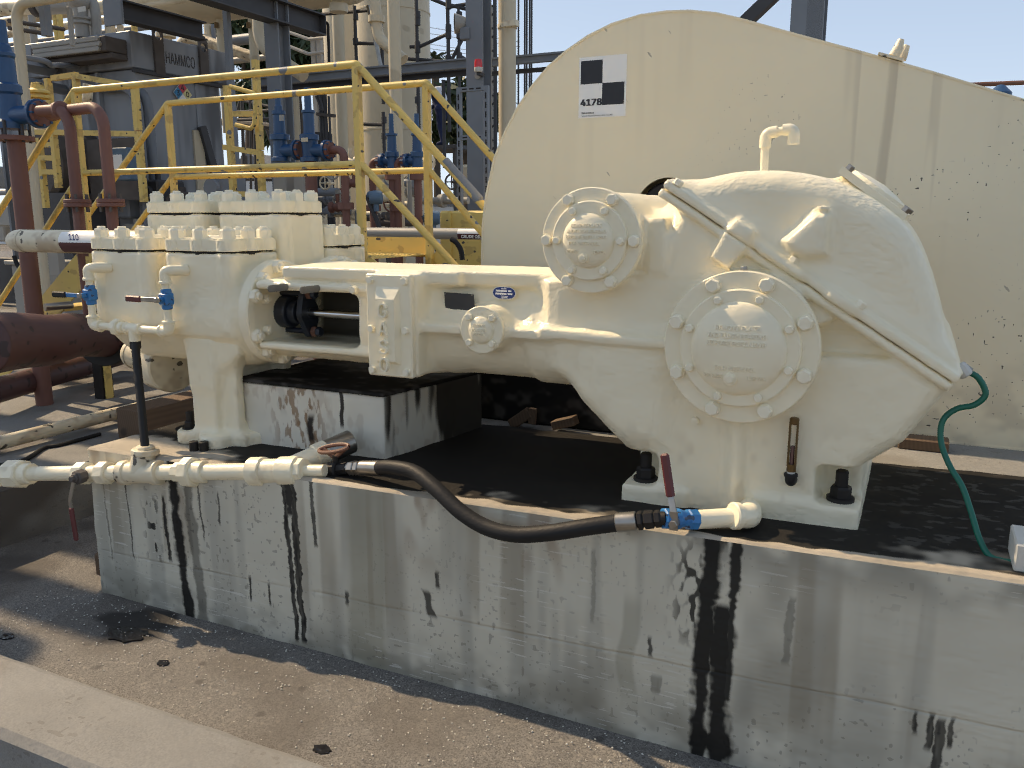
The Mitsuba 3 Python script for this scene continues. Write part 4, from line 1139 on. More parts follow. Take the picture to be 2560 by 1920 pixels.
# blue ball valve at the pump's foot
BV = thing("ball_valve", "blue ball valve with a red lever at the pump's right foot", "valve")
w0, w1 = f1 + d1 * 0.075, at(1742, 1299, 2.33)
dv = (w1 - w0) / np.linalg.norm(w1 - w0)
wm = w0 + (w1 - w0) * 0.44
put("body", cat_(cyl(w0, w0 + dv * 0.030, 0.031, 8, .004), cyl(w0 + dv * 0.024, w1 - dv * 0.024, 0.025, 20), cyl(w1 - dv * 0.034, w1, 0.031, 8, .004), lathe([(0, -0.028), (0.024, -0.022), (0.031, 0), (0.024, 0.022), (0, 0.028)], wm, dv, 20)), "light_blue_paint", BV, smooth=25)
st = wm + np.array([0.0, -0.030, 0.012])
put("stem", cat_(cyl(wm, wm + (0.0, -0.045, 0.002), 0.014, 10), moved(hexhead(0.013, 0.011), wm + (0.0, -0.045, 0.0), (0, -1, 0))), "zinc", BV)
put("handle", cat_(beam(wm + (0.0, -0.043, -0.020), wm + (-0.002, -0.043, 0.035), 0.024, 0.004, (0, 1, 0)), beam(wm + (-0.002, -0.043, 0.032), wm + (-0.020, -0.020, 0.080), 0.018, 0.004, (0, 1, 0))), "zinc", BV)
put("grip", beam(wm + (-0.017, -0.022, 0.068), wm + (-0.045, -0.005, 0.192), 0.026, 0.015, (0, 1, 0), 0.006), "red_grip", BV, label="red plastic lever grip")
SE = thing("suction_elbow", "cream pipe elbow leading from the blue valve into the pump base", "pipe")
s0, s1, s2 = w1, at(1868, 1291, 2.395), at(1868, 1285, 2.56)
put("pipe", tube(fillet([s0, s1 + (0.004, 0, 0), at(1872, 1272, 2.54)], 0.05, 8), 0.028, 20), "pipe_paint", SE)
put("elbow", cat_(tube(fillet([s1 - dv * 0.03, s1 + (0.006, 0, 0), at(1874, 1270, 2.53)], 0.045, 9), 0.0345, 22), cyl(s1 - dv * 0.052, s1 - dv * 0.028, 0.040, 20, .004)), "pipe_paint", SE)

# ================================================================== BELT GUARD behind the pump
GY = 3.88
gpx = [(1205, 930), (1205, 640), (1207, 560), (1215, 490), (1236, 395), (1262, 330), (1292, 272), (1330, 215), (1372, 165), (1415, 128), (1470, 90), (1530, 60), (1600, 38), (1665, 29), (1725, 27), (1790, 33), (1850, 47), (1990, 86), (2160, 132), (2330, 180), (2560, 250)]
gp_ = [at(x, y, GY)[[0, 2]] for x, y in gpx]
a_, b_ = np.array(gp_[-2]), np.array(gp_[-1])
ext = b_ + (b_ - a_) / np.linalg.norm(b_ - a_) * 0.9
g_poly = Polygon([tuple(q) for q in gp_] + [tuple(ext), (ext[0], 0.672), (gp_[0][0], 0.672)]).buffer(0)
GD = thing("belt_guard", "tall tan painted sheet steel belt guard with a rounded end standing behind the pump", "guard")
hole = Point(tuple(at(1668, 530, GY)[[0, 2]])).buffer(0.155, 24)
plate = prism(g_poly.difference(hole), GY, GY + 0.006, "y")
rimo = g_poly.buffer(0.004).difference(g_poly.buffer(-0.0045))
put("front_panel", plate, "guard_paint", GD, smooth=20)
put("edge_band", jiggle(prism(rimo, GY - 0.004, GY + 0.36, "y"), 0.0015, 8), "guard_paint", GD, smooth=20)
put("back_panel", prism(g_poly.buffer(-0.006), GY + 0.350, GY + 0.356, "y"), "guard_paint", GD)
put("sheave", lathe([(0, 0), (0.13, 0), (0.14, 0.01), (0.14, 0.2), (0, 0.2)], (hole.centroid.x, GY + 0.02, hole.centroid.y), (0, 1, 0), 32), "black_steel", GD, label="black belt sheave in the hole of the guard")
for (a, b, c, d) in (((2235, 140), (2247, 118), (2253, 98), 0), ((2252, 150), (2258, 133), (2268, 113), 1)):
    q = [at(*p, GY + 0.02 + 0.10 * d) for p in (a, b, c)]
    put("lug", tube(np.array(q), [0.021, 0.020, 0.012], 10), "dirty_cream", GD)
put("lug_base", jiggle(beam(at(2197, 137, GY + .02), at(2258, 153, GY + .02), 0.08, 0.010), 0.001, 20), "dirty_cream", GD)

SG = thing("survey_sign", "white survey target sign with a black checker and a number, stuck on the belt guard", "sign")
c0, c1 = at(1449, 138, GY), at(1564, 290, GY)
sx0, sx1, sz0, sz1 = c0[0], c1[0], c1[2], c0[2] - 0.012
sw, sh = sx1 - sx0, sz1 - sz0
put("sheet", box(sx0, sx1, GY - 0.0022, GY - 0.0005, sz0, sz1), "white_print", SG)
yq = GY - 0.0034
put("black_square", box(sx0 + 0.04 * sw, sx0 + 0.50 * sw, yq, yq + 0.0008, sz0 + 0.56 * sh, sz0 + 0.94 * sh), "black_print", SG)
put("black_square", box(sx0 + 0.50 * sw, sx0 + 0.96 * sw, yq, yq + 0.0008, sz0 + 0.20 * sh, sz0 + 0.56 * sh), "black_print", SG)
put("number", cat_(*[text_at("4178", 0.105 * sh, (sx0 + 0.27 * sw + ox, yq - 0.0001 * k_, sz0 + 0.205 * sh), 0.0010, True, width=0.45 * sw) for k_, ox in enumerate((-0.002, 0.0, 0.002))]), "black_print", SG, smooth=False)
put("small_print", text_at("IQA Solutions", 0.026 * sh, (sx0 + 0.20 * sw, yq, sz0 + 0.070 * sh), 0.0008, True, width=0.27 * sw), "black_print", SG, smooth=False)
put("fine_print", text_at("SURVEY POINT PLEASE DO NOT DISTURB", 0.016 * sh, (sx0 + 0.40 * sw, yq, sz0 + 0.025 * sh), 0.0008, False, width=0.66 * sw), "black_print", SG, smooth=False)

put("skid_beam", jiggle(box(-2.02, -0.62, 3.42, 3.60, 0.668, 0.955, 0.01).subdivide_to_size(0.1), 0.003, 8), "oil_black", label="low black box behind the pump, under the frame", cat="beam")  # low black box across the dark gap below the frame
# odds and ends on the pad and block
put("timber_block", jiggle(box(*sorted((at(2245, 1110, 3.72)[0], at(2372, 1118, 3.72)[0])), 3.70, 3.80, 0.668, 0.712, 0.004), 0.002, 20), "wood", label="flat piece of reddish timber lying behind the right end of the pump", cat="timber")
for i, (p0, p1, w_, hh, yy, lab) in enumerate((((1278, 1062), (1325, 1030), 0.03, 0.05, 3.36, "split timber offcut under the pump frame, leaning"), ((1330, 1060), (1333, 1020), 0.035, 0.02, 3.36, "short upright timber offcut under the pump frame"), ((1385, 1062), (1440, 1050), 0.06, 0.04, 3.36, "reddish timber offcut lying under the pump frame"))):
    put("timber_offcut", beam(at(*p0, yy), at(*p1, yy), w_, hh, b=0.003), "wood", label=lab, cat="timber")
put("white_box", box(at(2530, 1385, 2.42)[0], 0.46, 2.36, 2.52, 0.716, 0.790, 0.004), "plastic_white", label="white box at the end of the green hose on the right", cat="box")

GH = thing("green_hose", "thin green hose hanging from the gear case cover down to the white box", "hose")
gpts = [(2420, 930, 2.60), (2446, 945, 2.60), (2464, 985, 2.60), (2436, 1012, 2.60), (2392, 1022, 2.60), (2358, 1050, 2.59), (2352, 1100, 2.58), (2372, 1160, 2.56), (2405, 1215, 2.53), (2428, 1280, 2.50), (2448, 1345, 2.47), (2472, 1388, 2.45), (2505, 1402, 2.44), (2535, 1406, 2.43)]
put("hose", tube(spline([at(*q) for q in gpts], 6), 0.0082, 12), "green_hose", GH, smooth=True)
q0 = at(2378, 908, 2.60)
put("fitting", cat_(cyl(q0, at(2400, 920, 2.60), 0.011, 6), cyl(at(2398, 916, 2.60), at(2424, 934, 2.60), 0.017, 8, .003)), "zinc", GH)
put("shut_off", cyl(at(2396, 912, 2.59), at(2418, 940, 2.59), 0.019, 10, .004), "plastic_white", GH)

# oil patches on the asphalt, wet
for k, (px, py, rx, ry, lab) in enumerate(((318, 1583, 0.085, 0.055, "wet glossy oil patch on the asphalt near the foundation"), (408, 1656, 0.022, 0.016, "small glossy tar drop on the asphalt"), (17, 1590, 0.03, 0.02, "small tar spot at the left edge of the frame"), (805, 1872, 0.030, 0.018, "flattened tar lump near the kerb"))):
    c = atz(px, py, 0.004)
    rng = np.random.default_rng(k)
    pp = Polygon([(c[0] + rx * (0.75 + 0.4 * rng.random()) * math.cos(t), c[1] + ry * (0.75 + 0.5 * rng.random()) * math.sin(t)) for t in np.linspace(0, 2 * math.pi, 26, endpoint=False)]).buffer(0.002)
    m = prism(pp, -0.004, 0.004, "z")
    put("oil_spill", m, "oil_wet", label=lab, cat="oil spill", smooth=30)
rg = np.random.default_rng(5)
gr = []
for k in range(1300):
    x, y = rg.uniform(-3.3, 0.6), 2.28 - abs(rg.normal(0, 0.30))
    if y < 1.68:
        continue
    s_ = rg.uniform(0.0015, 0.0042)
    t_ = trimesh.creation.icosahedron()
    t_.apply_scale([s_, s_ * rg.uniform(.6, 1), s_ * rg.uniform(.4, .8)])
    t_.apply_transform(trimesh.transformations.rotation_matrix(rg.uniform(0, 6), [0, 0, 1]))
    t_.apply_translation([x, y, 0.003])
    gr.append(t_)
put("loose_gravel", trimesh.util.concatenate(gr), "plastic_white", kind="stuff", label="loose grit scattered on the asphalt", smooth=False)
put("orange_block", jiggle(box(*sorted((atz(216, 1450, 0)[0] - 0.02, atz(240, 1450, 0)[0])), 2.42, 2.52, -0.005, 0.10, 0.006), 0.003, 20), "wood", label="orange-brown block at the foot of the foundation's left end", cat="block")

# ================================================================== PLANT BEHIND
def vline(px, pt, pb, Y):
    """top and bottom points of an upright line in the plane Y that shows at column px between rows pt and pb"""
    a = at(px, (pt + pb) / 2, Y)
    return np.array([a[0], Y, at(px, pt, Y)[2]]), np.array([a[0], Y, at(px, pb, Y)[2]])


def wid(px, py, Y, w):
    """metres covered by w photo pixels at that point"""
    q = at(px, py, Y) - CAM
    return w * (q @ FW) / F_PX


# ---- yellow crossover stair
ST = thing("crossover_stair", "yellow pipe-railed crossover stair with chipped paint behind the pump", "stair")
YA, YBk = 4.0, 4.7
RR = 0.0215
zA, zB = 2.425, 2.420
zmA = 1.895
xAl, xAr = at(203, 400, YA)[0], at(899, 400, YA)[0]
xBl, xBr = at(430, 400, YBk)[0], at(1069, 400, YBk)[0]
DECK = 1.37


def rail(parent, Y, xl, xr, zt, zm, lt, lm, rt, rm):
    put("handrail", tube(fillet([at(*lt, Y), (xl, Y, zt), (xr, Y, zt), at(*rt, Y)], 0.03, 4), RR, 14), "yellow_paint", parent)
    put("mid_rail", tube([(xl, Y, zm), (xr, Y, zm)], RR * 0.92, 12), "yellow_paint", parent)
    put("stair_rail", tube([(xl, Y, zm + 0.01), at(*lm, Y)], RR * 0.95, 12), "yellow_paint", parent)
    put("stair_rail", tube([(xr, Y, zm + 0.01), at(*rm, Y)], RR * 0.95, 12), "yellow_paint", parent)
    for x in (xl, xr):
        put("post", cat_(box(x - 0.021, x + 0.021, Y - 0.021, Y + 0.021, DECK - 0.14, zt - 0.01, 0.004)), "yellow_paint", parent)


rail(ST, YA, xAl, xAr, zA, zmA, (-40, 592), (-60, 850), (1245, 555), (1230, 765))
rail(ST, YBk, xBl, xBr, zB, zmA, (205, 560), (290, 636), (1330, 505), (1330, 730))
put("deck_plate", box(xAl, xAr, YA - 0.03, YBk + 0.03, DECK - 0.006, DECK), "yellow_paint", ST)
lug_ = []
for i in range(34):
    for j in range(12):
        c = (xAr - 0.03 - 0.024 * i, YA + 0.02 + 0.056 * j + 0.028 * (i % 2), DECK)
        b = box(-0.017, 0.017, -0.005, 0.005, -0.001, 0.0045, 0.002)
        b.apply_transform(trimesh.transformations.rotation_matrix(0.8 if (i + j) % 2 else -0.8, [0, 0, 1])); b.apply_translation(c)
        lug_.append(b)
put("tread_pattern", trimesh.util.concatenate(lug_), "yellow_paint", ST, kind="stuff", smooth=False)
put("toe_board", box(xAl, xBr + 0.02, YBk + 0.022, YBk + 0.030, DECK - 0.02, DECK + 0.105), "yellow_paint", ST)
put("edge_channel", box(xAl, xAr + 0.02, YA - 0.038, YA - 0.030, DECK - 0.15, DECK + 0.004), "yellow_paint", ST)
for sx, x0, sg in (("r", xAr, 1), ("l", xAl, -1)):
    for Y in (YA - 0.02, YBk + 0.02):
        put("stringer", beam((x0, Y, DECK - 0.06), (x0 + sg * 1.35, Y, 0.30), 0.012, 0.20), "yellow_paint", ST)
    for k in range(1, 6):
        put("tread", box(*sorted((x0 + sg * (0.225 * k - 0.10), x0 + sg * (0.225 * k + 0.12))), YA, YBk, DECK - 0.02 - 0.205 * k, DECK + 0.01 - 0.205 * k), "yellow_paint", ST)

for p, q in (((1113, 402), (1200, 500)),):
    put("bare_sleeve", tube([at(*p, YA), at(*q, YA)], RR + 0.0015, 14), "grey_steel", ST, label="bare grey length of the rail where the paint has peeled")

# ---- pipe headers
HL = thing("pipe_header", "sunlit cream pipe with domed end cap and maroon label, left of the valve pots", "pipe")
q0, q1 = at(60, 602, 3.45), at(420, 607, 3.45)
rH = wid(100, 602, 3.45, 56) / 2
q1[2] = q0[2]
put("pipe", cyl(q0, q1, rH, 32), "dirty_cream", HL)
put("end_cap", lathe([(rH * 1.03, 0.0), (rH * 1.04, -0.03), (rH * 1.0, -0.05)] + [(rH * math.cos(t), -0.05 - 0.11 * math.sin(t)) for t in np.linspace(0.2, math.pi / 2, 8)], q0 + (0.02, 0, 0), (1, 0, 0), 32), "dirty_cream", HL)


def wrap(x0, x1, c, r, a0, a1, n=10):
    a = np.radians(np.linspace(a0, a1, n))
    V = np.concatenate([np.stack([np.full(n, x), c[1] - r * np.cos(a), c[2] + r * np.sin(a)], 1) for x in (x0, x1)])
    i = np.arange(n - 1)
    Fq = np.vstack([np.stack([i, i + n, i + n + 1], 1), np.stack([i, i + n + 1, i + 1], 1)])
    return TM(V, Fq)


xl_ = at(172, 602, 3.45)[0]
put("label_white", wrap(xl_, xl_ + 0.6, q0, rH + 0.002, -2, 55), "white_print", HL, smooth=True)
put("label_maroon", wrap(xl_, xl_ + 0.6, q0, rH + 0.002, -60, -2), "label_maroon", HL, smooth=True)
put("label_text", text_at("110", 0.034, (xl_ + 0.14, q0[1] - rH - 0.003, q0[2] + 0.012), 0.001, True), "blue_print", HL, smooth=False)
HR = thing("pipe_header", "long pale grey pipe with a maroon label behind the stair posts", "pipe")
YH = 5.6
q0, q1 = at(780, 580, YH), at(1330, 586, YH)
q1[2] = q0[2] = at(1000, 583, YH)[2]
rH = wid(1000, 583, YH, 27) / 2
put("pipe", cyl(q0, q1, rH, 28), "horn_grey", HR)
xl_ = at(1150, 583, YH)[0]
put("label_white", wrap(xl_, xl_ + 0.9, q0, rH + 0.002, 0, 55), "white_print", HR, smooth=True)
put("label_maroon", wrap(xl_, xl_ + 0.9, q0, rH + 0.002, -60, 0), "label_maroon", HR, smooth=True)
put("label_text", text_at("CRUDE OIL", 0.022, (xl_ + 0.12, q0[1] - rH - 0.004, q0[2] - 0.030), 0.001, True, width=0.17), "white_print", HR, smooth=False)


# ---- blue relief valves with brown piping
def relief(label, rows, Y, cx, outlet, group=None, sc=1.0):
    """rows: (photo row, radius in photo pixels) from the cap down; outlet: (column, row, radius px, +1 right / -1 left)"""
    K = thing("relief_valve", label, "valve", group)
    a = at(cx, rows[len(rows) // 2][0], Y)
    prof = [(0.0, at(cx, rows[0][0], Y)[2])]
    for py, pr in rows:
        prof.append((wid(cx, py, Y, pr), at(cx, py, Y)[2]))
    prof.append((0, prof[-1][1]))
    put("body", lathe([(r, z) for r, z in prof][::-1], (a[0], Y, 0), (0, 0, 1), 24), "blue_paint", K, smooth=30)
    ox, oy, orad, sg = outlet
    o = at(ox, oy, Y)
    rr = wid(ox, oy, Y, orad)
    L = abs(o[0] - a[0])
    put("outlet", lathe([(0, 0), (rr * 0.62, 0), (rr * 0.62, L * 0.75), (rr, L * 0.78), (rr, L * 0.78 + 0.026), (0, L * 0.78 + 0.026)], (a[0], Y, o[2]), (sg, 0, 0), 24), "blue_paint", K)
    put("outlet_flange", lathe([(0, 0), (rr * 0.86, 0), (rr * 0.86, 0.026), (0, 0.026)], (a[0] + sg * (L * 0.78 + 0.030), Y, o[2]), (sg, 0, 0), 24), "brown_primer", K)
    zf = prof[-2][1]
    rf = prof[-2][0]
    for t in range(8):
        c = np.array([a[0] + rr * 0.82 * 0, Y, o[2]]) + np.array([sg * (L * 0.78 - 0.012), rr * 0.8 * math.cos(t * math.pi / 4), rr * 0.8 * math.sin(t * math.pi / 4)])
        put("bolt", cyl(c, c + (sg * 0.075, 0, 0), 0.009, 6), "blue_paint", K)
    return K, a, o, rr, zf, L


# big one at the left edge
K, a, o, rr, zf, L = relief("big blue relief valve with a bolted side outlet at the left edge", [(48, 12), (108, 13), (112, 17), (128, 20), (132, 25), (140, 25), (145, 21), (208, 24), (214, 32), (232, 32), (238, 27), (300, 30), (308, 36), (324, 36)], 3.8, 18, (112, 283, 36, 1))
put("anchor_flange", lathe([(0, 0), (0.13, 0), (0.13, 0.03), (0, 0.03)], (a[0], 3.8, zf - 0.075), (0, 0, 1), 24), "brown_primer", K)
for t in range(6):
    c = np.array([a[0] + 0.10 * math.cos(t * 1.047), 3.8 + 0.10 * math.sin(t * 1.047), zf])
    put("stud", cyl(c - (0, 0, 0.085), c + (0, 0, 0.05), 0.011, 6), "dark_steel", K)
BP = thing("relief_piping", "reddish brown pipe with two elbows dropping to flanged joints beside the big blue relief valve", "pipe")
o2 = o + np.array([0.06, 0, 0])
Yp = 3.72
rp1 = wid(186, 400, Yp, 14)
p2 = [o2 + (-0.02, 0, 0), at(258, 297, Yp), at(268, 640, Yp)]
p2[2][0] = p2[1][0]; p2[1][1] = Yp
p2[1][2] = o2[2]
put("pipe", tube(fillet(p2, 0.13, 9), rp1, 18), "brown_primer", BP)
xq = at(186, 430, Yp)[0]
put("pipe", tube(fillet([(o2[0], Yp, o2[2]), (xq, Yp, o2[2]), (xq, Yp, at(186, 640, Yp)[2])], 0.12, 9), rp1, 18), "brown_primer", BP)
put("header", cyl(o2, (xq - 0.06, Yp, o2[2]), rp1 * 1.5, 20, 0.01), "brown_primer", BP)
for x in (xq, p2[1][0]):
    for py in (503, 513):
        zz = at(186, py, Yp)[2]
        put("flange", cyl((x, Yp, zz - 0.012), (x, Yp, zz + 0.012), rp1 * 2.3, 26, .003), "brown_primer", BP)
    for t in range(6):
        c = np.array([x + rp1 * 1.85 * math.cos(t * 1.047 + .3), Yp + rp1 * 1.85 * math.sin(t * 1.047 + .3), at(186, 508, Yp)[2]])
        put("stud", cyl(c - (0, 0, 0.055), c + (0, 0, 0.055), 0.009, 6), "rusty_dark", BP)
put("riser", cyl((a[0] + .02, 3.8, zf - 0.07), (a[0] + .02, 3.8, 0.3), 0.056, 20), "brown_primer", BP)
put("drop_leg", cyl((at(208, 690, 3.6)[0], 3.6, 0.9), (at(208, 690, 3.6)[0], 3.6, 1.62), 0.022, 14), "brown_primer", BP, label="thin brown pipe below the cream header")

# two in the middle, between the rails
K, a, o, rr, zf, L = relief("blue relief valve behind the handrail, standing in front of the grey column", [(224, 6.5), (262, 7.5), (266, 10), (276, 10), (277, 17), (286, 17), (288, 14), (334, 15), (337, 25), (350, 25), (352, 17), (392, 18), (395, 24), (404, 24)], 6.2, 699, (752, 375, 25, 1))
put("tag", box(a[0] + 0.09, a[0] + 0.14, 6.10, 6.103, at(720, 305, 6.2)[2], at(720, 290, 6.2)[2]), "horn_grey", K)
K, a, o, rr, zf, L = relief("blue relief valve behind the handrail whose brown outlet pipe bends down to the right", [(219, 8), (275, 9), (276, 17), (282, 17), (284, 14), (334, 14), (337, 24), (350, 24), (352, 20), (392, 18), (394, 25), (404, 25)], 6.2, 773, (826, 375, 25, 1))
put("nameplate", box(a[0] + 0.0, a[0] + 0.075, 6.085, 6.088, at(780, 357, 6.2)[2], at(780, 347, 6.2)[2]), "tank_cream", K)
MP = thing("outlet_pipe", "reddish brown elbow pipe leaving the middle relief valves to the right", "pipe")
xe = at(862, 440, 6.2)[0]
put("pipe", tube(fillet([o, (xe, 6.2, o[2]), (xe, 6.2, 0.2)], 0.16, 9), wid(860, 440, 6.2, 10), 16), "brown_primer", MP)
put("riser", cyl((a[0], 6.2, zf), (a[0], 6.2, 0.2), wid(773, 450, 6.2, 15), 18), "brown_primer", MP)
put("flange", cyl((a[0], 6.2, zf - 0.07), (a[0], 6.2, zf - 0.03), wid(773, 450, 6.2, 24), 22), "brown_primer", MP)
for x, py in ((xe, 515),):
    put("flange", cyl((x, 6.2, at(862, py, 6.2)[2] - 0.03), (x, 6.2, at(862, py, 6.2)[2] + 0.03), wid(860, 440, 6.2, 20), 22), "brown_primer", MP)
# two slim ones on the right
for cx, vx, lab, pl in ((980, 932, "slim blue relief valve seen between the stair rails, left of its twin", "brown elbow pipe of the left slim relief valve"), (1043, 994, "slim blue relief valve just left of the stair's right rear post", "brown elbow pipe of the right slim relief valve")):
    Y = 6.6
    K, a, o, rr, zf, L = relief(lab, [(284, 5.5), (333, 6.5), (334, 15), (339, 15), (340, 11), (378, 12), (380, 17), (392, 17), (394, 13), (425, 13), (427, 17), (436, 17)], Y, cx, (vx + 22, 402, 18, -1))
    P_ = thing("outlet_pipe", pl, "pipe")
    xv = at(vx, 470, Y)[0]
    r_ = wid(vx, 470, Y, 9)
    put("pipe", tube(fillet([o, (xv, Y, o[2]), (xv, Y, 0.2)], 0.12, 8), r_, 16), "brown_primer", P_)
    put("riser", cyl((a[0], Y, zf), (a[0], Y, 0.2), r_ * 1.1, 16), "brown_primer", P_)
    for x, py in ((xv, 517), (xv, 524), (a[0], 440), (a[0], 447)):
        z_ = at(vx, py, Y)[2]
        put("flange", cyl((x, Y, z_ - 0.014), (x, Y, z_ + 0.014), r_ * 2.1, 20), "brown_primer", P_)

# ---- big dark pipe at the left, its flange, lower pipes on the slab
DP = thing("suction_pipe", "fat dark maroon suction pipe with a saddle weld at the left edge", "pipe")
c0, c1, c2 = at(-60, 862, 2.42), at(120, 850, 3.0), at(262, 846, 3.62)
put("pipe", tube(spline([c0, at(40, 852, 2.75), c1, at(190, 838, 3.3), c2], 8), np.interp(np.linspace(0, 1, 33), [0, .4, .7, 1], [0.152, 0.142, 0.130, 0.118]), 36), "purple_primer", DP, smooth=True)
dd = (c2 - c1) / np.linalg.norm(c2 - c1)
put("flange", cyl(c2 - dd * 0.02, c2 + dd * 0.05, 0.175, 32, .005), "black_steel", DP, label="black flange at the far end of the maroon pipe")
put("vent_stub", tube([at(112, 768, 3.2), at(180, 762, 3.35)], 0.022, 12), "zinc", DP)
SC = thing("capped_pipe", "short cream pipe with a round cap under the valve pots", "pipe")
e0, e1 = at(340, 885, 3.05), at(440, 915, 2.98)
put("pipe", cyl(e0, e1, 0.075, 24), "dirty_cream", SC)
put("cap", lathe([(0.078, 0.01)] + [(0.078 * math.cos(t), -0.07 * math.sin(t)) for t in np.linspace(0, math.pi / 2, 8)], e0, e1 - e0, 24), "dirty_cream", SC)
put("flange", cyl(at(400, 905, 2.80), at(436, 915, 2.77), 0.125, 32, .008), "dirty_cream", SC, label="oil-stained round flange under the valve pots")
LP2 = thing("ground_pipe", "dark maroon pipe lying on the slab under the fat suction pipe", "pipe")
put("pipe", tube([at(-40, 985, 3.3), at(300, 888, 5.0)], 0.085, 20), "purple_primer", LP2)
GP = thing("ground_pipe", "dirty cream pipe lying on the slab and running back from the left edge", "pipe")
g0 = atz(-30, 1115, 0.36); g1 = atz(490, 985, 0.36)
put("pipe", tube([g0, (g0 + g1) / 2 + (0, 0, 0.004), g1], 0.040, 20), "dirty_cream", GP)
put("timber_beam", jiggle(beam(atz(322, 1065, 0.38) , atz(520, 1012, 0.38), 0.20, 0.20, b=0.006).subdivide_to_size(0.08), 0.004, 12), "wood", label="squared timber beam lying behind the foundation's left end", cat="timber")
PS = thing("bollard_post", "yellow post with a black lower half standing on the slab behind the drain pipe", "post")
a, b = vline(257, 880, 1003, 4.15)
put("post", box(a[0] - 0.045, a[0] + 0.045, 4.10, 4.20, b[2] - 0.05, a[2] + 0.3, 0.006), "black_steel", PS)
put("yellow_side", box(a[0] + 0.046, a[0] + 0.062, 4.12, 4.18, b[2] + 0.03, a[2] + 0.3, 0.003), "yellow_paint", PS)
put("ground_hose", tube(spline([atz(-10, 1165, 0.31), atz(60, 1150, 0.31), atz(110, 1120, 0.31), atz(152, 1112, 0.31), atz(250, 1085, 0.31)], 6), 0.012, 8), "black_rubber", label="thin black hose lying on the slab at the left", cat="hose")
cab = thing("cabinet", "pale grey metal cabinet low behind the stair at the left", "cabinet")
a, b = at(26, 650, 6.0), at(160, 740, 6.0)
put("body", box(a[0], b[0], 6.0, 6.6, b[2] - 0.5, a[2] - 0.05, 0.01), "horn_grey", cab)
put("lid", box(a[0] - 0.05, b[0] + 0.05, 5.95, 6.65, a[2] - 0.05, a[2], 0.01), "horn_grey", cab)
a, b = at(126, 630, 5.9), at(158, 690, 5.9)
put("side_panel", box(a[0], b[0], 5.86, 5.94, b[2], a[2], 0.005), "horn_grey", cab)
put("cable", tube(spline([at(35, 640, 5.8), at(45, 665, 5.8), at(62, 675, 5.8), at(80, 660, 5.8), at(88, 635, 5.8)], 6), 0.022, 8), "black_rubber", cab)

# ---- grey air cooler with bolted header
AC = thing("air_cooler", "grey sheet steel air cooler housing with a bolted header and stencilled name", "air cooler")
k0 = at(324, 75, 7.0)
X0 = k0[0]
kE = atx(566, 135, X0); kb = at(330, 168, 7.0)
zt, zb = k0[2], kb[2]
yE = kE[1]
put("upper_panel", box(X0 - 2.6, X0, 7.0, yE, zb, zt, 0.01), "hood_steel", AC)
for i in range(5):
    put("stiffener", box(X0 - 0.6 - 0.45 * i, X0 - 0.56 - 0.45 * i, 6.99, 7.045, 1.0, zb - 0.02), "hood_steel", AC)
for yy in (7.9, 8.9):
    put("seam_strip", box(X0 - 0.02, X0 - 0.008, yy, yy + 0.05, 1.0, zb - 0.02), "hood_steel", AC)
put("ledge", box(X0 - 0.02, X0 + 0.03, 7.0, yE - 0.1, zb - 0.05, zb - 0.012), "dark_steel", AC)
put("lower_hood", box(X0 - 2.5, X0 - 0.02, 7.05, yE - 0.15, 0.9, zb - 0.01, 0.01), "hood_steel", AC)
hz = at(324, 150, 7.0)[2]
xh0 = at(100, 110, 6.85)[0]
put("header_box", cat_(box(xh0, X0 - 0.06, 6.72, 7.0, at(200, 134, 6.72)[2], at(200, 96, 6.72)[2], 0.008), box(xh0 + 0.05, X0 - 0.06, 6.78, 7.0, at(200, 150, 6.72)[2], at(200, 135, 6.72)[2], 0.008)), "rusty_dark", AC)
plug = ply(hexhead(0.029, 0.03), "horn_grey", smooth=20)
zr = [at(200, y, 6.72)[2] for y in (103, 116, 128)]
for j, z in enumerate(zr):
    for i in range(26):
        put("header_plug", plug, None, AC, tw=pose((xh0 + 0.08 + (X0 - 0.2 - xh0) * (i + 0.5 * (j % 2)) / 26, 6.72, z), (0, -1, 0), 0.3 * i))
for (px, py0, py1, w_) in ((393, 58, 185, 27), (507, 90, 208, 22)):
    a_ = atx(px, py0, X0 + 0.03); b_ = atx(px, py1, X0 + 0.03)
    hw = 0.066
    lug = Polygon([(a_[1] - hw, b_[2]), (a_[1] + hw, b_[2]), (a_[1] + hw, a_[2] - 0.07), (a_[1] + hw * .4, a_[2]), (a_[1] - hw * .4, a_[2]), (a_[1] - hw, a_[2] - 0.07)]).difference(Point(a_[1], a_[2] - 0.13).buffer(0.05))
    put("lifting_lug", prism(lug, X0 + 0.004, X0 + 0.034, "x"), "rusty_dark", AC)
tp = atx(452, 151, X0 + 0.004)
put("lettering", text_at("HAMMCO", 0.125, (X0 + 0.002, tp[1], tp[2] - 0.062), 0.002, False, ux=(0, 1, 0), width=atx(488, 151, X0)[1] - atx(417, 151, X0)[1]), "dark_steel", AC, smooth=False)
for (px0, py0, px1, py1) in ((483, 325, 518, 478),):
    a_, b_ = atx(px0, py0, X0), atx(px1, py1, X0)
    put("opening", box(X0 - 0.022, X0 + 0.006, a_[1], b_[1], b_[2], a_[2]), "tank_cream", AC, label="tan service panel in the housing")
    put("brace", beam((X0 + 0.02, b_[1] - 0.04, a_[2] + 0.05), (X0 + 0.02, b_[1] + 0.28, b_[2] - 0.3), 0.06, 0.10), "dark_steel", AC)
for px in (352, 378):
    a_ = atx(px, 215, X0 + 0.06)
    put("duct_pipe", tube(fillet([(X0 - 0.5, 6.95, a_[2]), (X0 + 0.05, 6.95 + (a_[1] - 7.0) * 0 + 0.0, a_[2]), (X0 + 0.05, 6.95, 1.0)], 0.3, 6) + np.array([0, (a_[1] - 7.0), 0]), 0.05, 12), "grey_steel", AC)
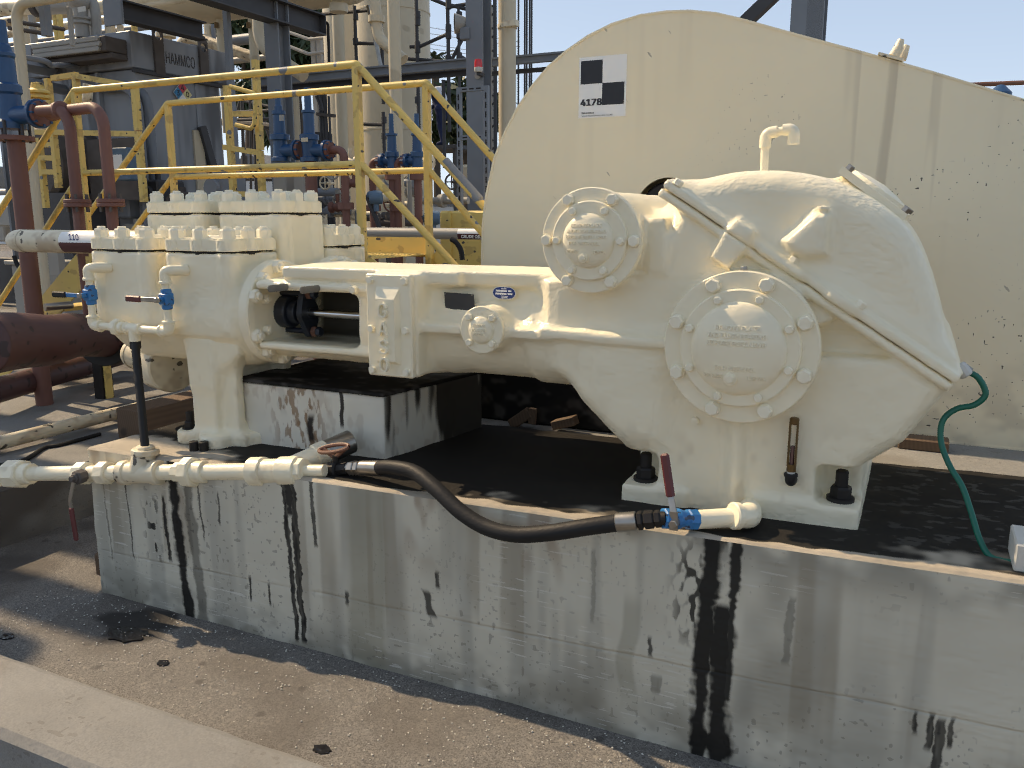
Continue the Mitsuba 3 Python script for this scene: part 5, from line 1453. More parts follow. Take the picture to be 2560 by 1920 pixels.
DIA = thing("hazard_diamond", "red, blue, yellow and white hazard diamond with numbers on the grey housing", "sign")
dc = atx(459, 234, X0 + 0.02)
sy, sz = atx(482, 234, X0)[1] - dc[1], dc[2] - atx(459, 266, X0)[2]
sy = sz


def dia(cy, cz, s, dx):
    return prism(Polygon([(cy - s, cz), (cy, cz - s), (cy + s, cz), (cy, cz + s)]), X0 + dx, X0 + dx + 0.002, "x")


put("sheet", dia(dc[1], dc[2], sz, 0.004), "white_print", DIA)
hq = sz * 0.475
for (oy, oz, mt, ch) in ((0, 1, "sign_red", "4"), (-1, 0, "sign_blue", "3"), (1, 0, "sign_yellow", "0")):
    put("field", dia(dc[1] + oy * sz * 0.485, dc[2] + oz * sz * 0.485, hq, 0.007), mt, DIA)
    put("number", text_at(ch, sz * 0.42, (X0 + 0.009, dc[1] + oy * sz * 0.485, dc[2] + oz * sz * 0.485 - sz * 0.21), 0.002, True, ux=(0, 1, 0)), "black_print", DIA, smooth=False)

# yellow access frames
for lab, pieces in (("yellow access platform frame in front of the grey cooler", [((130, 195), (137, 470)), ((188, 188), (196, 260)), ((132, 196), (192, 187)), ((190, 190), (337, 216)), ((337, 216), (345, 326)), ((345, 340), (362, 505)), ((70, 330), (350, 335)), ((75, 343), (86, 520)), ((100, 345), (112, 520)), ((90, 430), (140, 430)), ((92, 395), (140, 395)), ((90, 362), (132, 362))]),
                    ("yellow guard frame right of the grey cooler", [((571, 214), (580, 490)), ((637, 150), (652, 375)), ((560, 368), (655, 383)), ((646, 383), (660, 480)), ((585, 285), (635, 285)), ((590, 484), (665, 488))])):
    K = thing("access_platform" if "front" in lab else "guard_gate", lab, "platform frame")
    for (p, q) in pieces:
        Y = 5.9 if "cooler" in lab and "front" in lab else 6.6
        a_, b_ = at(*p, Y), at(*q, Y)
        if abs(q[0] - p[0]) < 22 and abs(q[1] - p[1]) > 60:
            b_[0] = a_[0] = (a_[0] + b_[0]) / 2
            put("post", beam(a_, b_, 0.055, 0.055), "yellow_paint", K)
        else:
            put("rail", beam(a_, b_, 0.05, 0.05), "yellow_paint", K)
K = thing("gate_bracket", "pinkish yellow bent pipe bracket on the guard frame", "bracket")
put("pipe", tube(fillet([at(p, q, 6.5) for p, q in ((575, 216), (632, 232), (640, 240), (636, 310), (628, 322), (590, 312))], 0.05), 0.022, 10), "yellow_paint", K)

# ---- steel frame: columns and beams
CL = thing("steel_column", "grey steel column behind the middle relief valves", "column")
a, b = vline(701, 30, 470, 8.0)
put("column", ibeam((a[0], 8.0, 0), (a[0], 8.0, 4.6), 0.20, 0.20, 0.016, (0, 1, 0)), "grey_steel", CL)
for lab, (px0, px1) in (("tall grey metal cabinet panel under the relief valve, left of two", (680, 720)), ("tall grey metal cabinet panel under the relief valve, right of two", (731, 762))):
    p0, p1 = at(px0, 420, 6.9), at(px1, 560, 6.9)
    put("metal_cabinet", box(p0[0], p1[0], 6.9, 7.05, 0.3, at(px0, 418, 6.9)[2], 0.012), "horn_grey", label=lab, cat="cabinet")
CR = thing("steel_column", "grey steel H-column that carries the red beacon", "column")
a, b = vline(1198, 30, 430, 8.0)
XR = a[0]
put("column", ibeam((XR, 8.0, 0), (XR, 8.0, 6.2), 0.19, 0.20, 0.016, (0, 1, 0)), "grey_steel", CR)
put("conduit", cyl((at(1172, 200, 7.95)[0], 7.95, 1.2), (at(1172, 200, 7.95)[0], 7.95, at(1172, 100, 7.95)[2]), 0.018, 10), "zinc", CR)
put("painted_mark", lathe([(0, 0), (0.035, 0), (0.035, 0.002), (0, 0.002)], (at(1194, 189, 7.89)[0], 7.89, at(1194, 189, 7.89)[2]), (0, -1, 0), 18), "horn_grey", CR)
BC = thing("beacon_light", "red beacon lamp with a white base on the grey column", "lamp")
c = at(1196, 172, 7.80)
rb = wid(1196, 165, 7.8, 10.5)
put("base", lathe([(0, -0.03), (rb * 0.9, -0.03), (rb * 1.05, -0.01), (rb * 1.05, 0.012), (0, 0.012)], c, (0, 0, 1), 20), "plastic_white", BC)
put("lens", lathe([(rb * 0.95, 0.012), (rb * 0.92, 0.06), (rb * 0.80, 0.088), (0, 0.095)], c, (0, 0, 1), 20), "red_lens", BC)
put("bracket", box(c[0] - 0.02, c[0] + 0.02, 7.80, 7.90, c[2] - 0.06, c[2] - 0.03), "dark_steel", BC)
HN = thing("horn_speaker", "beige horn loudspeaker beside the grey column", "loudspeaker")
c = at(1136, 59, 7.9); c2_ = at(1176, 56, 7.9)
rh = wid(1136, 59, 7.9, 24)
put("horn", lathe([(rh, 0), (rh * 0.97, 0.02), (rh * 0.72, 0.09), (rh * 0.40, 0.16), (rh * 0.30, 0.185), (rh * 0.30, 0.25), (0, 0.255)], c, (c2_ - c) + (0, 0.12, 0.01), 28), "horn_grey", HN)
put("throat", lathe([(rh * 0.95, 0.006), (rh * 0.3, 0.15), (0, 0.15)], c, (c2_ - c) + (0, 0.12, 0.01), 28), "dark_steel", HN)
p0, p1 = at(1157, 72, 7.95), at(1181, 100, 7.95)
put("junction_box", box(p0[0], p1[0], 7.88, 7.98, p1[2], p0[2], 0.006), "grey_steel", label="small grey junction box under the horn loudspeaker", cat="box")

OB = thing("overhead_beam", "dark steel beam with an upright end plate overhead at the left", "beam")
p0 = at(290, 24, 6.6)
put("beam", ibeam(p0, (p0[0], atx(505, 78, p0[0])[1], p0[2]), 0.16, 0.20, 0.016), "dark_steel", OB)
put("end_plate", box(p0[0] - 0.13, p0[0] + 0.13, 6.55, 6.58, p0[2] - 0.16, p0[2] + 0.5), "grey_steel", OB)
OB = thing("overhead_beam", "dark steel beam overhead that ends left of the cream vessels", "beam")
Xc = at(701, 60, 8.0)[0]
zc = at(701, 33, 8.0)[2]
yEnd = atx(797, 57, Xc)[1]
put("beam", ibeam((Xc, 5.0, zc), (Xc, yEnd, zc), 0.20, 0.24, 0.018), "dark_steel", OB)
put("end_plate", box(Xc - 0.10, Xc + 0.10, yEnd + 0.002, yEnd + 0.012, zc - 0.12, zc + 0.12), "dark_steel", OB)
for lab, (p, q, hh, Y) in {"grey walkway beam crossing behind the stair's top rail": ((640, 198), (1178, 165), 21, 9.0), "dark lower walkway beam crossing behind the handrail": ((640, 215), (1178, 190), 14, 9.2), "grey steel beam between the right column and the belt guard": ((1215, 152), (1500, 137), 20, 8.6), "thin dark beam below, between the right column and the guard": ((1215, 178), (1500, 170), 10, 8.7)}.items():
    a_, b_ = at(*p, Y), at(*q, Y)
    b_[2] = a_[2] = (a_[2] + b_[2]) / 2
    w_ = wid(*p, Y, hh)
    K = thing("walkway_beam", lab, "beam")
    put("beam", ibeam(a_, b_, w_ * 0.7, w_, 0.02), "grey_steel" if "grey" in lab else "dark_steel", K)

# ---- vessels, columns and big pipes
VS = thing("storage_vessel", "tall cream storage vessel behind the scaffold poles", "vessel")
YV = 14.0
c = at(985, 200, YV); rv = wid(985, 200, YV, 92)
put("shell", lathe([(0, 0), (rv, 0), (rv, 9), (0, 9)], (c[0], YV, 0), (0, 0, 1), 64), "tank_cream", VS)
for z in (3.2, 5.3):
    put("weld_ring", lathe([(rv + .001, -0.02), (rv + .012, -0.015), (rv + .012, 0.015), (rv + .001, 0.02)], (c[0], YV, z), (0, 0, 1), 64), "tank_cream", VS)
VS = thing("storage_vessel", "second cream vessel half hidden behind the first, drain pipe down its side", "vessel")
YV = 16.0
c = at(872, 200, YV); rv = wid(872, 200, YV, 58)
put("shell", lathe([(0, 0), (rv, 0), (rv, 9), (0, 9)], (c[0], YV, 0), (0, 0, 1), 56), "tank_cream", VS)
a, b = vline(851, 0, 420, 12.5)
put("drain_pipe", cyl((a[0], 12.5, 0), (a[0], 12.5, 8), 0.10, 16), "tank_cream", VS)
K = thing("vent_column", "slim cream pipe column rising in front of the storage vessel", "pipe")
a, b = vline(987, 0, 290, 7.0)
put("pipe", cyl((a[0], 7.0, 0), (a[0], 7.0, 7), wid(987, 150, 7.0, 15.5), 28), "tank_cream", K)
K = thing("vent_column", "thick cream pipe column beside the belt guard", "pipe")
a, b = vline(1268, 0, 220, 8.2)
r_ = wid(1268, 100, 8.2, 22)
put("pipe", cyl((a[0], 8.2, 0), (a[0], 8.2, 8), r_, 32), "tank_cream", K)
put("clamp_band", lathe([(r_ + .001, -0.02), (r_ + .01, -0.02), (r_ + .01, 0.02), (r_ + .001, 0.02)], (a[0], 8.2, at(1268, 67, 8.2)[2]), (0, 0, 1), 32), "dirty_cream", K)
put("clamp_lug", box(a[0] + r_ * .6, a[0] + r_ + 0.10, 8.0, 8.08, at(1268, 78, 8.2)[2], at(1268, 62, 8.2)[2], .005), "dirty_cream", K)
K = thing("process_pipe", "cream pipe bending down through a flange behind the slim column", "pipe")
put("pipe", tube(fillet([at(p, q, 7.6) for p, q in ((880, -45), (935, -20), (941, 50), (945, 95), (1010, 150))], 0.22, 7), wid(941, 50, 7.6, 14), 22), "tank_cream", K)
for q in (44, 52):
    c = at(941, q, 7.6)
    put("flange", cyl(c - (0, 0, 0.016), c + (0, 0, 0.016), wid(941, 50, 7.6, 21), 24), "tank_cream", K)
K = thing("process_pipe", "cream pipe curving down to the right in front of the trees", "pipe")
put("pipe", tube(fillet([at(p, q, 8.6) for p, q in ((646, -20), (648, 110), (700, 150), (760, 190))], 0.45, 8), wid(650, 60, 8.6, 16), 20), "tank_cream", K)
K = thing("process_pipe", "cream upright pipe between the middle relief valves", "pipe")
a, b = vline(742, 230, 420, 8.8)
put("pipe", cyl((a[0], 8.8, 0), (a[0], 8.8, at(742, 228, 8.8)[2]), wid(742, 300, 8.8, 9.5), 18), "tank_cream", K)
K = thing("process_pipe", "cream pipe elbowing over the top of the grey cooler", "pipe")
put("pipe", tube(fillet([at(p, q, 10.5) for p, q in ((440, 140), (462, 92), (510, 102), (640, 145))], 0.28, 7), wid(470, 100, 10.5, 13), 20), "dirty_cream", K)
K = thing("horizontal_vessel", "underside of a big tan horizontal vessel overhead", "vessel")
YHV = 9.6
zb_ = at(700, 30, YHV)[2]
x0, x1 = at(395, 30, YHV)[0], at(862, 20, YHV)[0]
put("shell", cyl((x0, YHV, zb_ + 0.75), (x1, YHV, zb_ + 0.75), 0.75, 48), "tank_cream", K)
put("end_dome", lathe([(0.75 * math.cos(t), 0.30 * math.sin(t)) for t in np.linspace(0, math.pi / 2, 9)], (x1, YHV, zb_ + 0.75), (1, 0, 0), 48), "tank_cream", K)
a = at(847, 30, YHV)
put("nozzle", cyl((a[0], YHV, zb_ - 0.10), (a[0], YHV, zb_ + 0.2), 0.12, 18), "tank_cream", K)
for i, (px, lab) in enumerate(((553, "slim tan support pipe with a brass drain valve under the horizontal vessel"), (633, "second slim tan support pipe under the horizontal vessel"))):
    K = thing("support_pipe", lab, "pipe")
    a, b = vline(px, 20, 150, 9.6)
    put("pipe", cyl((a[0], 9.6, b[2] - 1.0), (a[0], 9.6, zb_ + 0.1), 0.062, 16), "tank_cream", K)
    put("drain_valve", cyl(at(px - 12, 56, 9.5), at(px - 12, 70, 9.5), 0.03, 10), "brass", K)
# pipes and valves at the top left
K = thing("process_pipe", "pale flattened pipe column at the top left behind the blue relief valve", "pipe")
a, b = vline(44, 20, 120, 5.4)
put("pipe", tube(fillet([(a[0] + 0.9, 5.4, at(44, 10, 5.4)[2]), (a[0], 5.4, at(44, 10, 5.4)[2]), (a[0], 5.4, 0.5)], 0.15, 6), wid(44, 60, 5.4, 12.5), 18), "tank_cream", K)
K = thing("process_pipe", "grey-tan flanged pipe run with an upright valve at the top left", "pipe")
Yq = 7.2
put("pipe", cyl(at(-20, 22, Yq), at(100, 16, Yq), wid(80, 20, Yq, 18), 24), "dirty_cream", K)
put("flange", cyl(at(92, 17, Yq), at(102, 17, Yq), wid(80, 20, Yq, 25), 24), "rusty_dark", K)
put("pipe", cyl(at(105, 16, Yq), at(182, 12, Yq), wid(140, 20, Yq, 20), 24), "horn_grey", K)
a, b = vline(203, 0, 95, 7.0)
put("valve_body", lathe([(wid(203, 40, 7, r_), at(203, y_, 7.0)[2]) for y_, r_ in ((95, 17), (62, 17), (61, 24), (55, 24), (54, 20), (50, 20), (49, 25), (44, 25), (42, 16), (22, 18), (14, 25), (4, 28), (-4, 26), (-10, 0))], (a[0], 7.0, 0), (0, 0, 1), 24), "horn_grey", K)
put("bend", tube(fillet([at(p, q, 7.1) for p, q in ((190, -18), (232, -4), (240, 40), (242, 95))], 0.25, 8), wid(240, 40, 7.1, 12), 18), "horn_grey", K)
put("tag", box(*sorted((at(194, 20, 6.8)[0], at(214, 25, 6.8)[0])), 6.8, 6.803, at(200, 30, 6.8)[2], at(200, 17, 6.8)[2]), "plastic_white", K)
K = thing("process_pipe", "pair of pale pipes running across the very top left", "pipe")
for dz_ in (0, 14):
    p0, p1 = at(235, 8 + dz_, 8.4), at(560, -22 + dz_, 8.4)
    p1[2] = p0[2] = (p0[2] + p1[2]) / 2
    put("pipe", cyl(p0, p1, 0.075 - 0.002 * dz_, 18), "tank_cream", K)
K = thing("strut_post", "bluish galvanized channel post at the top left, left of two", "post")
a, b = vline(118, 15, 92, 5.6)
put("channel", box(a[0] - 0.035, a[0] + 0.035, 5.55, 5.62, b[2], a[2] + 0.2), "grey_steel", K)
K = thing("strut_post", "thin pale blue lever post hanging in front of the bolted header", "post")
a, b = vline(177, 17, 116, 5.6)
put("bar", box(a[0] - 0.016, a[0] + 0.016, 5.58, 5.62, b[2], a[2], 0.004), "horn_grey", K)
K = thing("strut_post", "galvanized channel post right of the grey cooler", "post")
a, b = vline(570, 0, 190, 7.4)
put("channel", box(a[0] - 0.03, a[0] + 0.03, 7.37, 7.43, 0.4, a[2] + 0.4), "grey_steel", K)
K = thing("conduit_run", "grey conduits and tray sloping down across the left, above the yellow frame", "conduit")
put("tray", tube([at(40, 158, 6.3), at(275, 202, 8.3)], 0.075, 4), "grey_steel", K)
put("conduit", tube(spline([at(40, 140, 6.2), at(110, 152, 6.4), at(130, 164, 6.5), at(150, 163, 6.6), at(240, 172, 7.4), at(330, 195, 8.2)], 6), 0.03, 10), "grey_steel", K)
put("conduit", tube([at(22, 52, 5.9), at(160, 73, 6.6)], 0.022, 10), "rusty_dark", K)
put("conduit", tube([at(22, 70, 5.9), at(125, 86, 6.4)], 0.022, 10), "rusty_dark", K)
put("conduit", tube([at(40, 200, 6.2), at(160, 225, 7.0)], 0.06, 6), "grey_steel", K)
K = thing("tan_pipe_bend", "tan pipe bend seen between the yellow frame posts", "pipe")
put("pipe", tube(fillet([at(p, q, 6.3) for p, q in ((120, 268), (218, 264), (220, 210))], 0.12, 7), wid(220, 240, 6.3, 12), 18), "dirty_cream", K)
K = thing("valve_bonnet", "small yellow flanged valve bonnet behind the blue outlet", "valve")
a = at(95, 235, 5.6)
put("bonnet", lathe([(0.11, -0.04), (0.11, -0.02), (0.06, -0.015), (0.06, 0.0), (0.105, 0.005), (0.105, 0.025), (0.06, 0.05), (0.05, 0.10), (0, 0.11)], a, (0, 0, 1), 20), "yellow_paint", K)
K = thing("control_panel", "dark instrument box with a pale blue and white front behind the brown pipes", "control panel")
p0, p1 = at(276, 385, 6.3), at(322, 450, 6.3)
put("box", box(p0[0], p1[0], 6.3, 6.5, p1[2], p0[2] + 0.06, 0.01), "dusty_blue", K)
put("sheet", box(p0[0] + 0.02, p0[0] + 0.17, 6.292, 6.298, p1[2] + 0.05, p0[2] - 0.01), "white_print", K)
put("frame", box(at(215, 350, 6.7)[0], at(350, 350, 6.7)[0], 6.7, 6.75, at(300, 500, 6.7)[2], at(300, 345, 6.7)[2]), "rusty_dark", K)
K = thing("fan_shroud", "dark round drum housing low behind the yellow frame", "housing")
c = at(185, 420, 6.9)
put("drum", lathe([(0, 0), (0.36, 0), (0.42, 0.05), (0.42, 0.8), (0, 0.8)], (c[0], 6.4, c[2]), (0, 1, 0), 32), "rusty_dark", K)
put("base", box(c[0] - 0.5, c[0] + 0.5, 6.4, 7.2, 0.3, c[2] - 0.3), "dark_steel", K)
K = thing("skid_pump", "grey engine-like machinery under the grey cooler", "machinery")
for i, (px, py, w_, hh, mt) in enumerate(((300, 520, 60, 50, "grey_steel"), (380, 480, 40, 60, "dark_steel"), (440, 500, 50, 40, "rusty_dark"), (500, 520, 60, 46, "dirty_cream"), (330, 580, 70, 40, "horn_grey"), (540, 470, 30, 90, "grey_steel"))):
    c = at(px, py, 6.9)
    s_ = wid(px, py, 6.9, w_) / 2; t_ = wid(px, py, 6.9, hh) / 2
    put("block", cat_(box(c[0] - s_, c[0] + s_, 6.9, 7.3, c[2] - t_, c[2] + t_, 0.02), cyl((c[0] - s_ * .5, 6.85, c[2]), (c[0] - s_ * .5, 6.9, c[2]), t_ * .5, 18), cyl((c[0], 7.0, c[2] + t_), (c[0], 7.0, c[2] + t_ * 1.6), s_ * .35, 12)), mt, K)

# ---- strut frame with slots, box behind it
SF = thing("strut_rack", "slotted galvanized strut frame in front of the grey column", "frame")
Ys = 7.3
xs0, xs1 = at(1149, 300, Ys)[0], at(1217, 300, Ys)[0]
zs1, zs0 = at(1149, 219, Ys)[2], 0.6
ws = 0.042
for x in (xs0, xs1):
    put("upright", box(x - ws / 2, x + ws / 2, Ys - 0.02, Ys + 0.02, zs0, zs1), "grey_steel", SF)
    put("slots", cat_(*[box(x - 0.007, x + 0.007, Ys - 0.0225, Ys - 0.0205, z, z + 0.055) for z in np.arange(zs0 + 0.05, zs1 - 0.06, 0.085)]), "black_steel", SF, kind="stuff", smooth=False)
for z in (zs1 - 0.021, at(1149, 345, Ys)[2]):
    put("crossbar", box(xs0 + ws / 2, xs1 - ws / 2, Ys - 0.018, Ys + 0.018, z - ws / 2, z + ws / 2), "grey_steel", SF)
    put("slots", cat_(*[box(x, x + 0.05, Ys - 0.0205, Ys - 0.0185, z - 0.006, z + 0.006) for x in np.arange(xs0 + 0.04, xs1 - 0.07, 0.075)]), "black_steel", SF, kind="stuff", smooth=False)
p0, p1 = at(1150, 425, 8.6), at(1240, 505, 8.6)
K = thing("tan_tank", "tan box-shaped tank behind the strut frame", "tank")
put("tank", box(p0[0], p1[0], 8.6, 9.6, p1[2], p0[2] + 0.06, 0.03), "tank_cream", K)
for px in (1172, 1188):
    put("vent_pipe", cyl(at(px, 440, 8.8), at(px - 2, 330, 8.8), 0.014, 8), "zinc", K)
K = thing("yellow_tank", "yellow sheet metal tank with a folded edge low behind the stair's right end", "tank")
p0, p1 = at(1097, 527, 6.6), at(1260, 640, 6.6)
put("tank", box(p0[0], p1[0], 6.6, 7.4, p1[2] - 0.3, p0[2], 0.02), "yellow_paint", K)
put("edge", box(p0[0] + 0.10, p0[0] + 0.13, 6.575, 6.598, p1[2] - 0.3, p0[2] - 0.002), "yellow_paint", K)
put("cable", tube(spline([at(1128, 598, 5.5), at(1140, 606, 5.5), at(1152, 625, 5.5), at(1156, 650, 5.5)], 6), 0.02, 8), "black_rubber", label="black cable looping down under the labelled pipe", cat="cable")

# ---- valve clutter between the stair posts
CLT = thing("valve_manifold", "cluster of small pipes, valves and handwheels seen between the stair rails", "valves")
rg = np.random.default_rng(11)
for i in range(34):
    px, py = rg.uniform(800, 1150), rg.uniform(400, 560)
    Y = rg.uniform(7.2, 8.6)
    c = at(px, py, Y)
    k = i % 5
    mt = ["horn_grey", "rusty_dark", "dirty_cream", "grey_steel", "brown_primer"][rg.integers(0, 5)]
    if k == 0:
        put("pipe", cyl(c, c + (rg.uniform(-.5, .5), 0, 0), rg.uniform(0.02, 0.05), 12), mt, CLT)
    elif k == 1:
        put("pipe", cyl(c, c + (0, 0, rg.uniform(-.6, -.2)), rg.uniform(0.02, 0.045), 12), mt, CLT)
    elif k == 2:
        t = np.linspace(0, 2 * math.pi, 17)
        r_ = rg.uniform(0.06, 0.11)
        put("handwheel", cat_(tube(np.stack([c[0] + r_ * np.cos(t), np.full(17, Y), c[2] + r_ * np.sin(t)], 1), 0.010, 6, False), cyl(c - (r_, 0, 0), c + (r_, 0, 0), 0.007, 6), cyl(c - (0, 0, r_), c + (0, 0, r_), 0.007, 6), cyl(c, c + (0, 0.15, 0), 0.014, 8)), mt, CLT)
    elif k == 3:
        put("valve", cat_(lathe([(0, -0.09), (0.06, -0.09), (0.06, -0.07), (0.035, -0.05), (0.05, 0), (0.035, 0.05), (0.06, 0.07), (0.06, 0.09), (0, 0.09)], c, (1, 0, 0), 16), cyl(c, c + (0, 0, 0.14), 0.022, 10)), mt, CLT)
    else:
        put("flange", cat_(cyl(c - (0.03, 0, 0), c - (0.004, 0, 0), rg.uniform(0.06, 0.09), 18), cyl(c + (0.004, 0, 0), c + (0.03, 0, 0), 0.07, 18), cyl(c - (0.3, 0, 0), c + (0.3, 0, 0), 0.035, 12)), mt, CLT)
for lab, (px, py) in (("dusty blue transmitter head on a thin bracket between the stair posts", (940, 494)), ("small dusty blue gauge head right of the stair's rear post", (1083, 545))):
    K = thing("transmitter", lab, "instrument")
    c = at(px, py, 6.4)
    put("head", cat_(lathe([(0, -0.06), (0.055, -0.055), (0.065, 0), (0.055, 0.055), (0, 0.06)], c, (1, 0.5, 0), 18), cyl(c - (0, 0, 0.12), c, 0.025, 10), cyl(c + (0, 0, 0), c + (-0.08, 0, 0.03), 0.03, 10)), "dusty_blue", K)
    put("bracket", beam(c + (-0.10, 0, 0.02), c + (0.10, 0, -0.42), 0.03, 0.03), "dark_steel", K)
K = thing("conduit_bank", "bank of dark upright conduits between the relief valves and the vessel", "conduit")
for px, t0 in ((806, 225), (812, 225), (819, 225), (828, 240), (795, 330), (801, 330), (815, 330), (824, 330), (832, 335)):
    a, b = vline(px, t0, 560, 9.0)
    put("conduit", cyl((a[0], 9.0, 0), (a[0], 9.0, a[2]), 0.016 + 0.006 * (px % 2), 8), "dark_steel", K)
put("clamp_rail", beam(at(792, 285, 8.97), at(838, 290, 8.97), 0.03, 0.04), "rusty_dark", K)
put("loop", tube(spline([at(795, 236, 8.9), at(803, 258, 8.9), at(806, 275, 8.9), at(800, 262, 8.9), at(790, 240, 8.9)], 5), 0.016, 6), "dark_steel", K)

# ---- scaffold and walkway poles
SCF = thing("scaffold", "dark scaffold of tubes and couplers against the sky and the cream vessel", "scaffold")
Yc = 11.0
for px, p0, p1 in ((889, 14, 180), (1044, -40, 380), (1121, -40, 330), (1148, 15, 330), (956, 60, 260), (960, 280, 420), (1110, 200, 420)):
    a, b = vline(px, p0, p1, Yc)
    put("pole", cyl(a, b, 0.027 if px != 1148 else 0.02, 10), "dark_steel", SCF)
for px, py in ((889, 42), (889, 104), (1044, 37), (1044, 55), (1044, 112), (1044, 124), (1121, 4), (1121, 14), (1121, 70), (1121, 88), (1121, 148), (1148, 38), (1148, 88), (1148, 140), (956, 110), (960, 300), (960, 340), (1044, 250)):
    c = at(px, py, Yc)
    put("coupler", lathe([(0.025, -0.05), (0.042, -0.045), (0.042, 0.045), (0.025, 0.05)], c, (0, 0, 1), 10), "dark_steel", SCF)
for p, q in (((1024, 117), (1044, 117)), ((1046, 118), (1121, 84)), ((1076, -4), (1121, 14)), ((1121, 12), (1180, 26)), ((1121, 18), (1180, 8)), ((1126, 156), (1162, 86)), ((1003, 146), (1100, 153)), ((892, 108), (935, 109)), ((790, 37), (932, 25)), ((1148, 140), (1178, 156)), ((905, 310), (960, 312)), ((1150, 98), (1180, 40))):
    put("tube", tube([at(*p, Yc), at(*q, Yc + 0.05)], 0.026, 8), "dark_steel", SCF)
put("brace", tube([at(920, 14, 10.2), at(952, 165, 10.2)], 0.028, 8), "zinc", SCF, label="pale slanting brace tube")
K = thing("drain_conduit", "thin black pipe elbowing down beside the cream vessel", "conduit")
put("pipe", tube(fillet([at(p, q, 10.0) for p, q in ((795, 51), (820, 58), (823, 165))], 0.05), 0.02, 8), "black_steel", K)
K = thing("trestle_bent", "grey-white upright posts and side rails in front of the trees", "railing")
for px in (785, 800):
    a, b = vline(px, 75, 170, 17.0)
    put("post", box(a[0] - .06, a[0] + .06, 16.95, 17.05, 0, a[2]), "horn_grey", K)
for p, q in (((720, 80), (772, 98)), ((772, 98), (812, 94)), ((720, 115), (772, 135)), ((772, 135), (812, 130))):
    put("rail", tube([at(*p, 16.8), at(*q, 16.8)], 0.04, 8), "horn_grey", K)
K = thing("pipe_rack", "lattice of dark pipes and racks beyond the handrail at the left", "pipe rack")
for i, (p, q, r_) in enumerate((((560, 282), (690, 275), .03), ((560, 300), (690, 297), .03), ((555, 305), (690, 318), .07), ((560, 322), (690, 320), .03), ((605, 245), (612, 520), .035), ((625, 250), (628, 520), .025), ((638, 320), (642, 520), .04), ((590, 290), (603, 240), .03), ((645, 255), (680, 360), .04), ((600, 250), (680, 268), .03), ((560, 445), (690, 448), .05), ((610, 390), (612, 420), .07))):
    put("pipe", tube([at(*p, 13.0 + 0.15 * i), at(*q, 13.0 + 0.15 * i)], r_, 8), "dark_steel", K)
K = thing("lattice_mast", "dark lattice mast with ladder rungs between the grey and the cream column", "mast")
for px in (1222, 1238):
    a, b = vline(px, -10, 400, 12.0)
    put("leg", cyl((a[0], 12, 0), (a[0], 12, a[2]), 0.03, 8), "dark_steel", K)
for i in range(14):
    py = 15 + 28 * i
    put("rung", tube([at(1221, py, 12.0), at(1239, py - (12 if i % 2 else 0), 12.0)], 0.016, 6), "dark_steel", K)
a, b = vline(1229, 15, 420, 12.4)
put("pale_pole", cyl((a[0], 12.4, 0), (a[0], 12.4, a[2]), 0.05, 10), "horn_grey", K)
K = thing("cable_bundle", "thin dark vertical cables beside the thick cream column", "cables")
for px, p1 in ((1296, 300), (1312, 250), (1317, 240), (1324, 230), (1329, 200)):
    a, b = vline(px, -20, p1, 9.5)
    put("cable", cyl((a[0], 9.5, 0.3), (a[0], 9.5, a[2] + 1), 0.011, 6), "dark_steel", K)
K = thing("power_lines", "thin power lines crossing the sky", "cables")
for i, (p, q) in enumerate((((1060, 68), (1180, 95)), ((1060, 88), (1180, 107)), ((1060, 112), (1180, 135)), ((1060, 128), (1180, 143)))):
    put("wire", tube([at(p[0] - 300, p[1] - 50, 60), at(q[0] + 120, q[1] + 10, 60)], 0.022, 5), "horn_grey", K)

# ---- steel behind the belt guard, top right
K = thing("steel_post", "dark steel post with a slanting brace rising behind the belt guard", "post")
Yp = 6.4
a, b = vline(2022, 0, 100, Yp)
put("post", ibeam((a[0], Yp, 0.7), (a[0], Yp, 4.4), wid(2022, 50, Yp, 78), 0.2, 0.02, (0, 1, 0)), "grey_steel", K)
put("web", box(a[0] - 0.003, a[0] + wid(2022, 50, Yp, 38), Yp - 0.10, Yp - 0.08, 0.7, 4.4), "dark_steel", K)
put("brace", beam(at(1825, 92, Yp + .05), at(2000, -75, Yp + .05), 0.09, wid(1900, 40, Yp, 30)), "dark_steel", K)
K = thing("red_pipe", "thin rusty red pipe above the belt guard at the right edge", "pipe")
put("pipe", tube([at(2400, 213, 6.0), at(2620, 204, 6.0)], wid(2500, 210, 6.0, 5.5), 12), "rust_red", K)
K = thing("blue_hood", "small blue pointed cap peeking over the belt guard at the right", "cap")
c = at(2500, 232, 5.6)
put("cap", lathe([(0.06, -0.1), (0.06, 0.0), (0.02, 0.04), (0, 0.045)], c, (0, 0, 1), 12), "blue_paint", K)

# ---- worker bending over behind the right stair rail
PN = thing("person", "worker in dark blue coveralls with a white back panel, bending over behind the stair rail", "person")


def hulls(segs, fine=0.02, it=8):
    ms = []
    for (p, r0, q, r1) in segs:
        s0 = m3.Manifold.sphere(r0, 16).translate(list(map(float, p))); s1 = m3.Manifold.sphere(r1, 16).translate(list(map(float, q)))
        ms.append(m3.Manifold.batch_hull([s0, s1]))
    u = m3.Manifold.batch_boolean(ms, m3.OpType.Add).refine_to_length(fine)
    t = tm(u)
    t = trimesh.Trimesh(t.vertices, t.faces, process=True)
    trimesh.smoothing.filter_taubin(t, iterations=it)
    return t


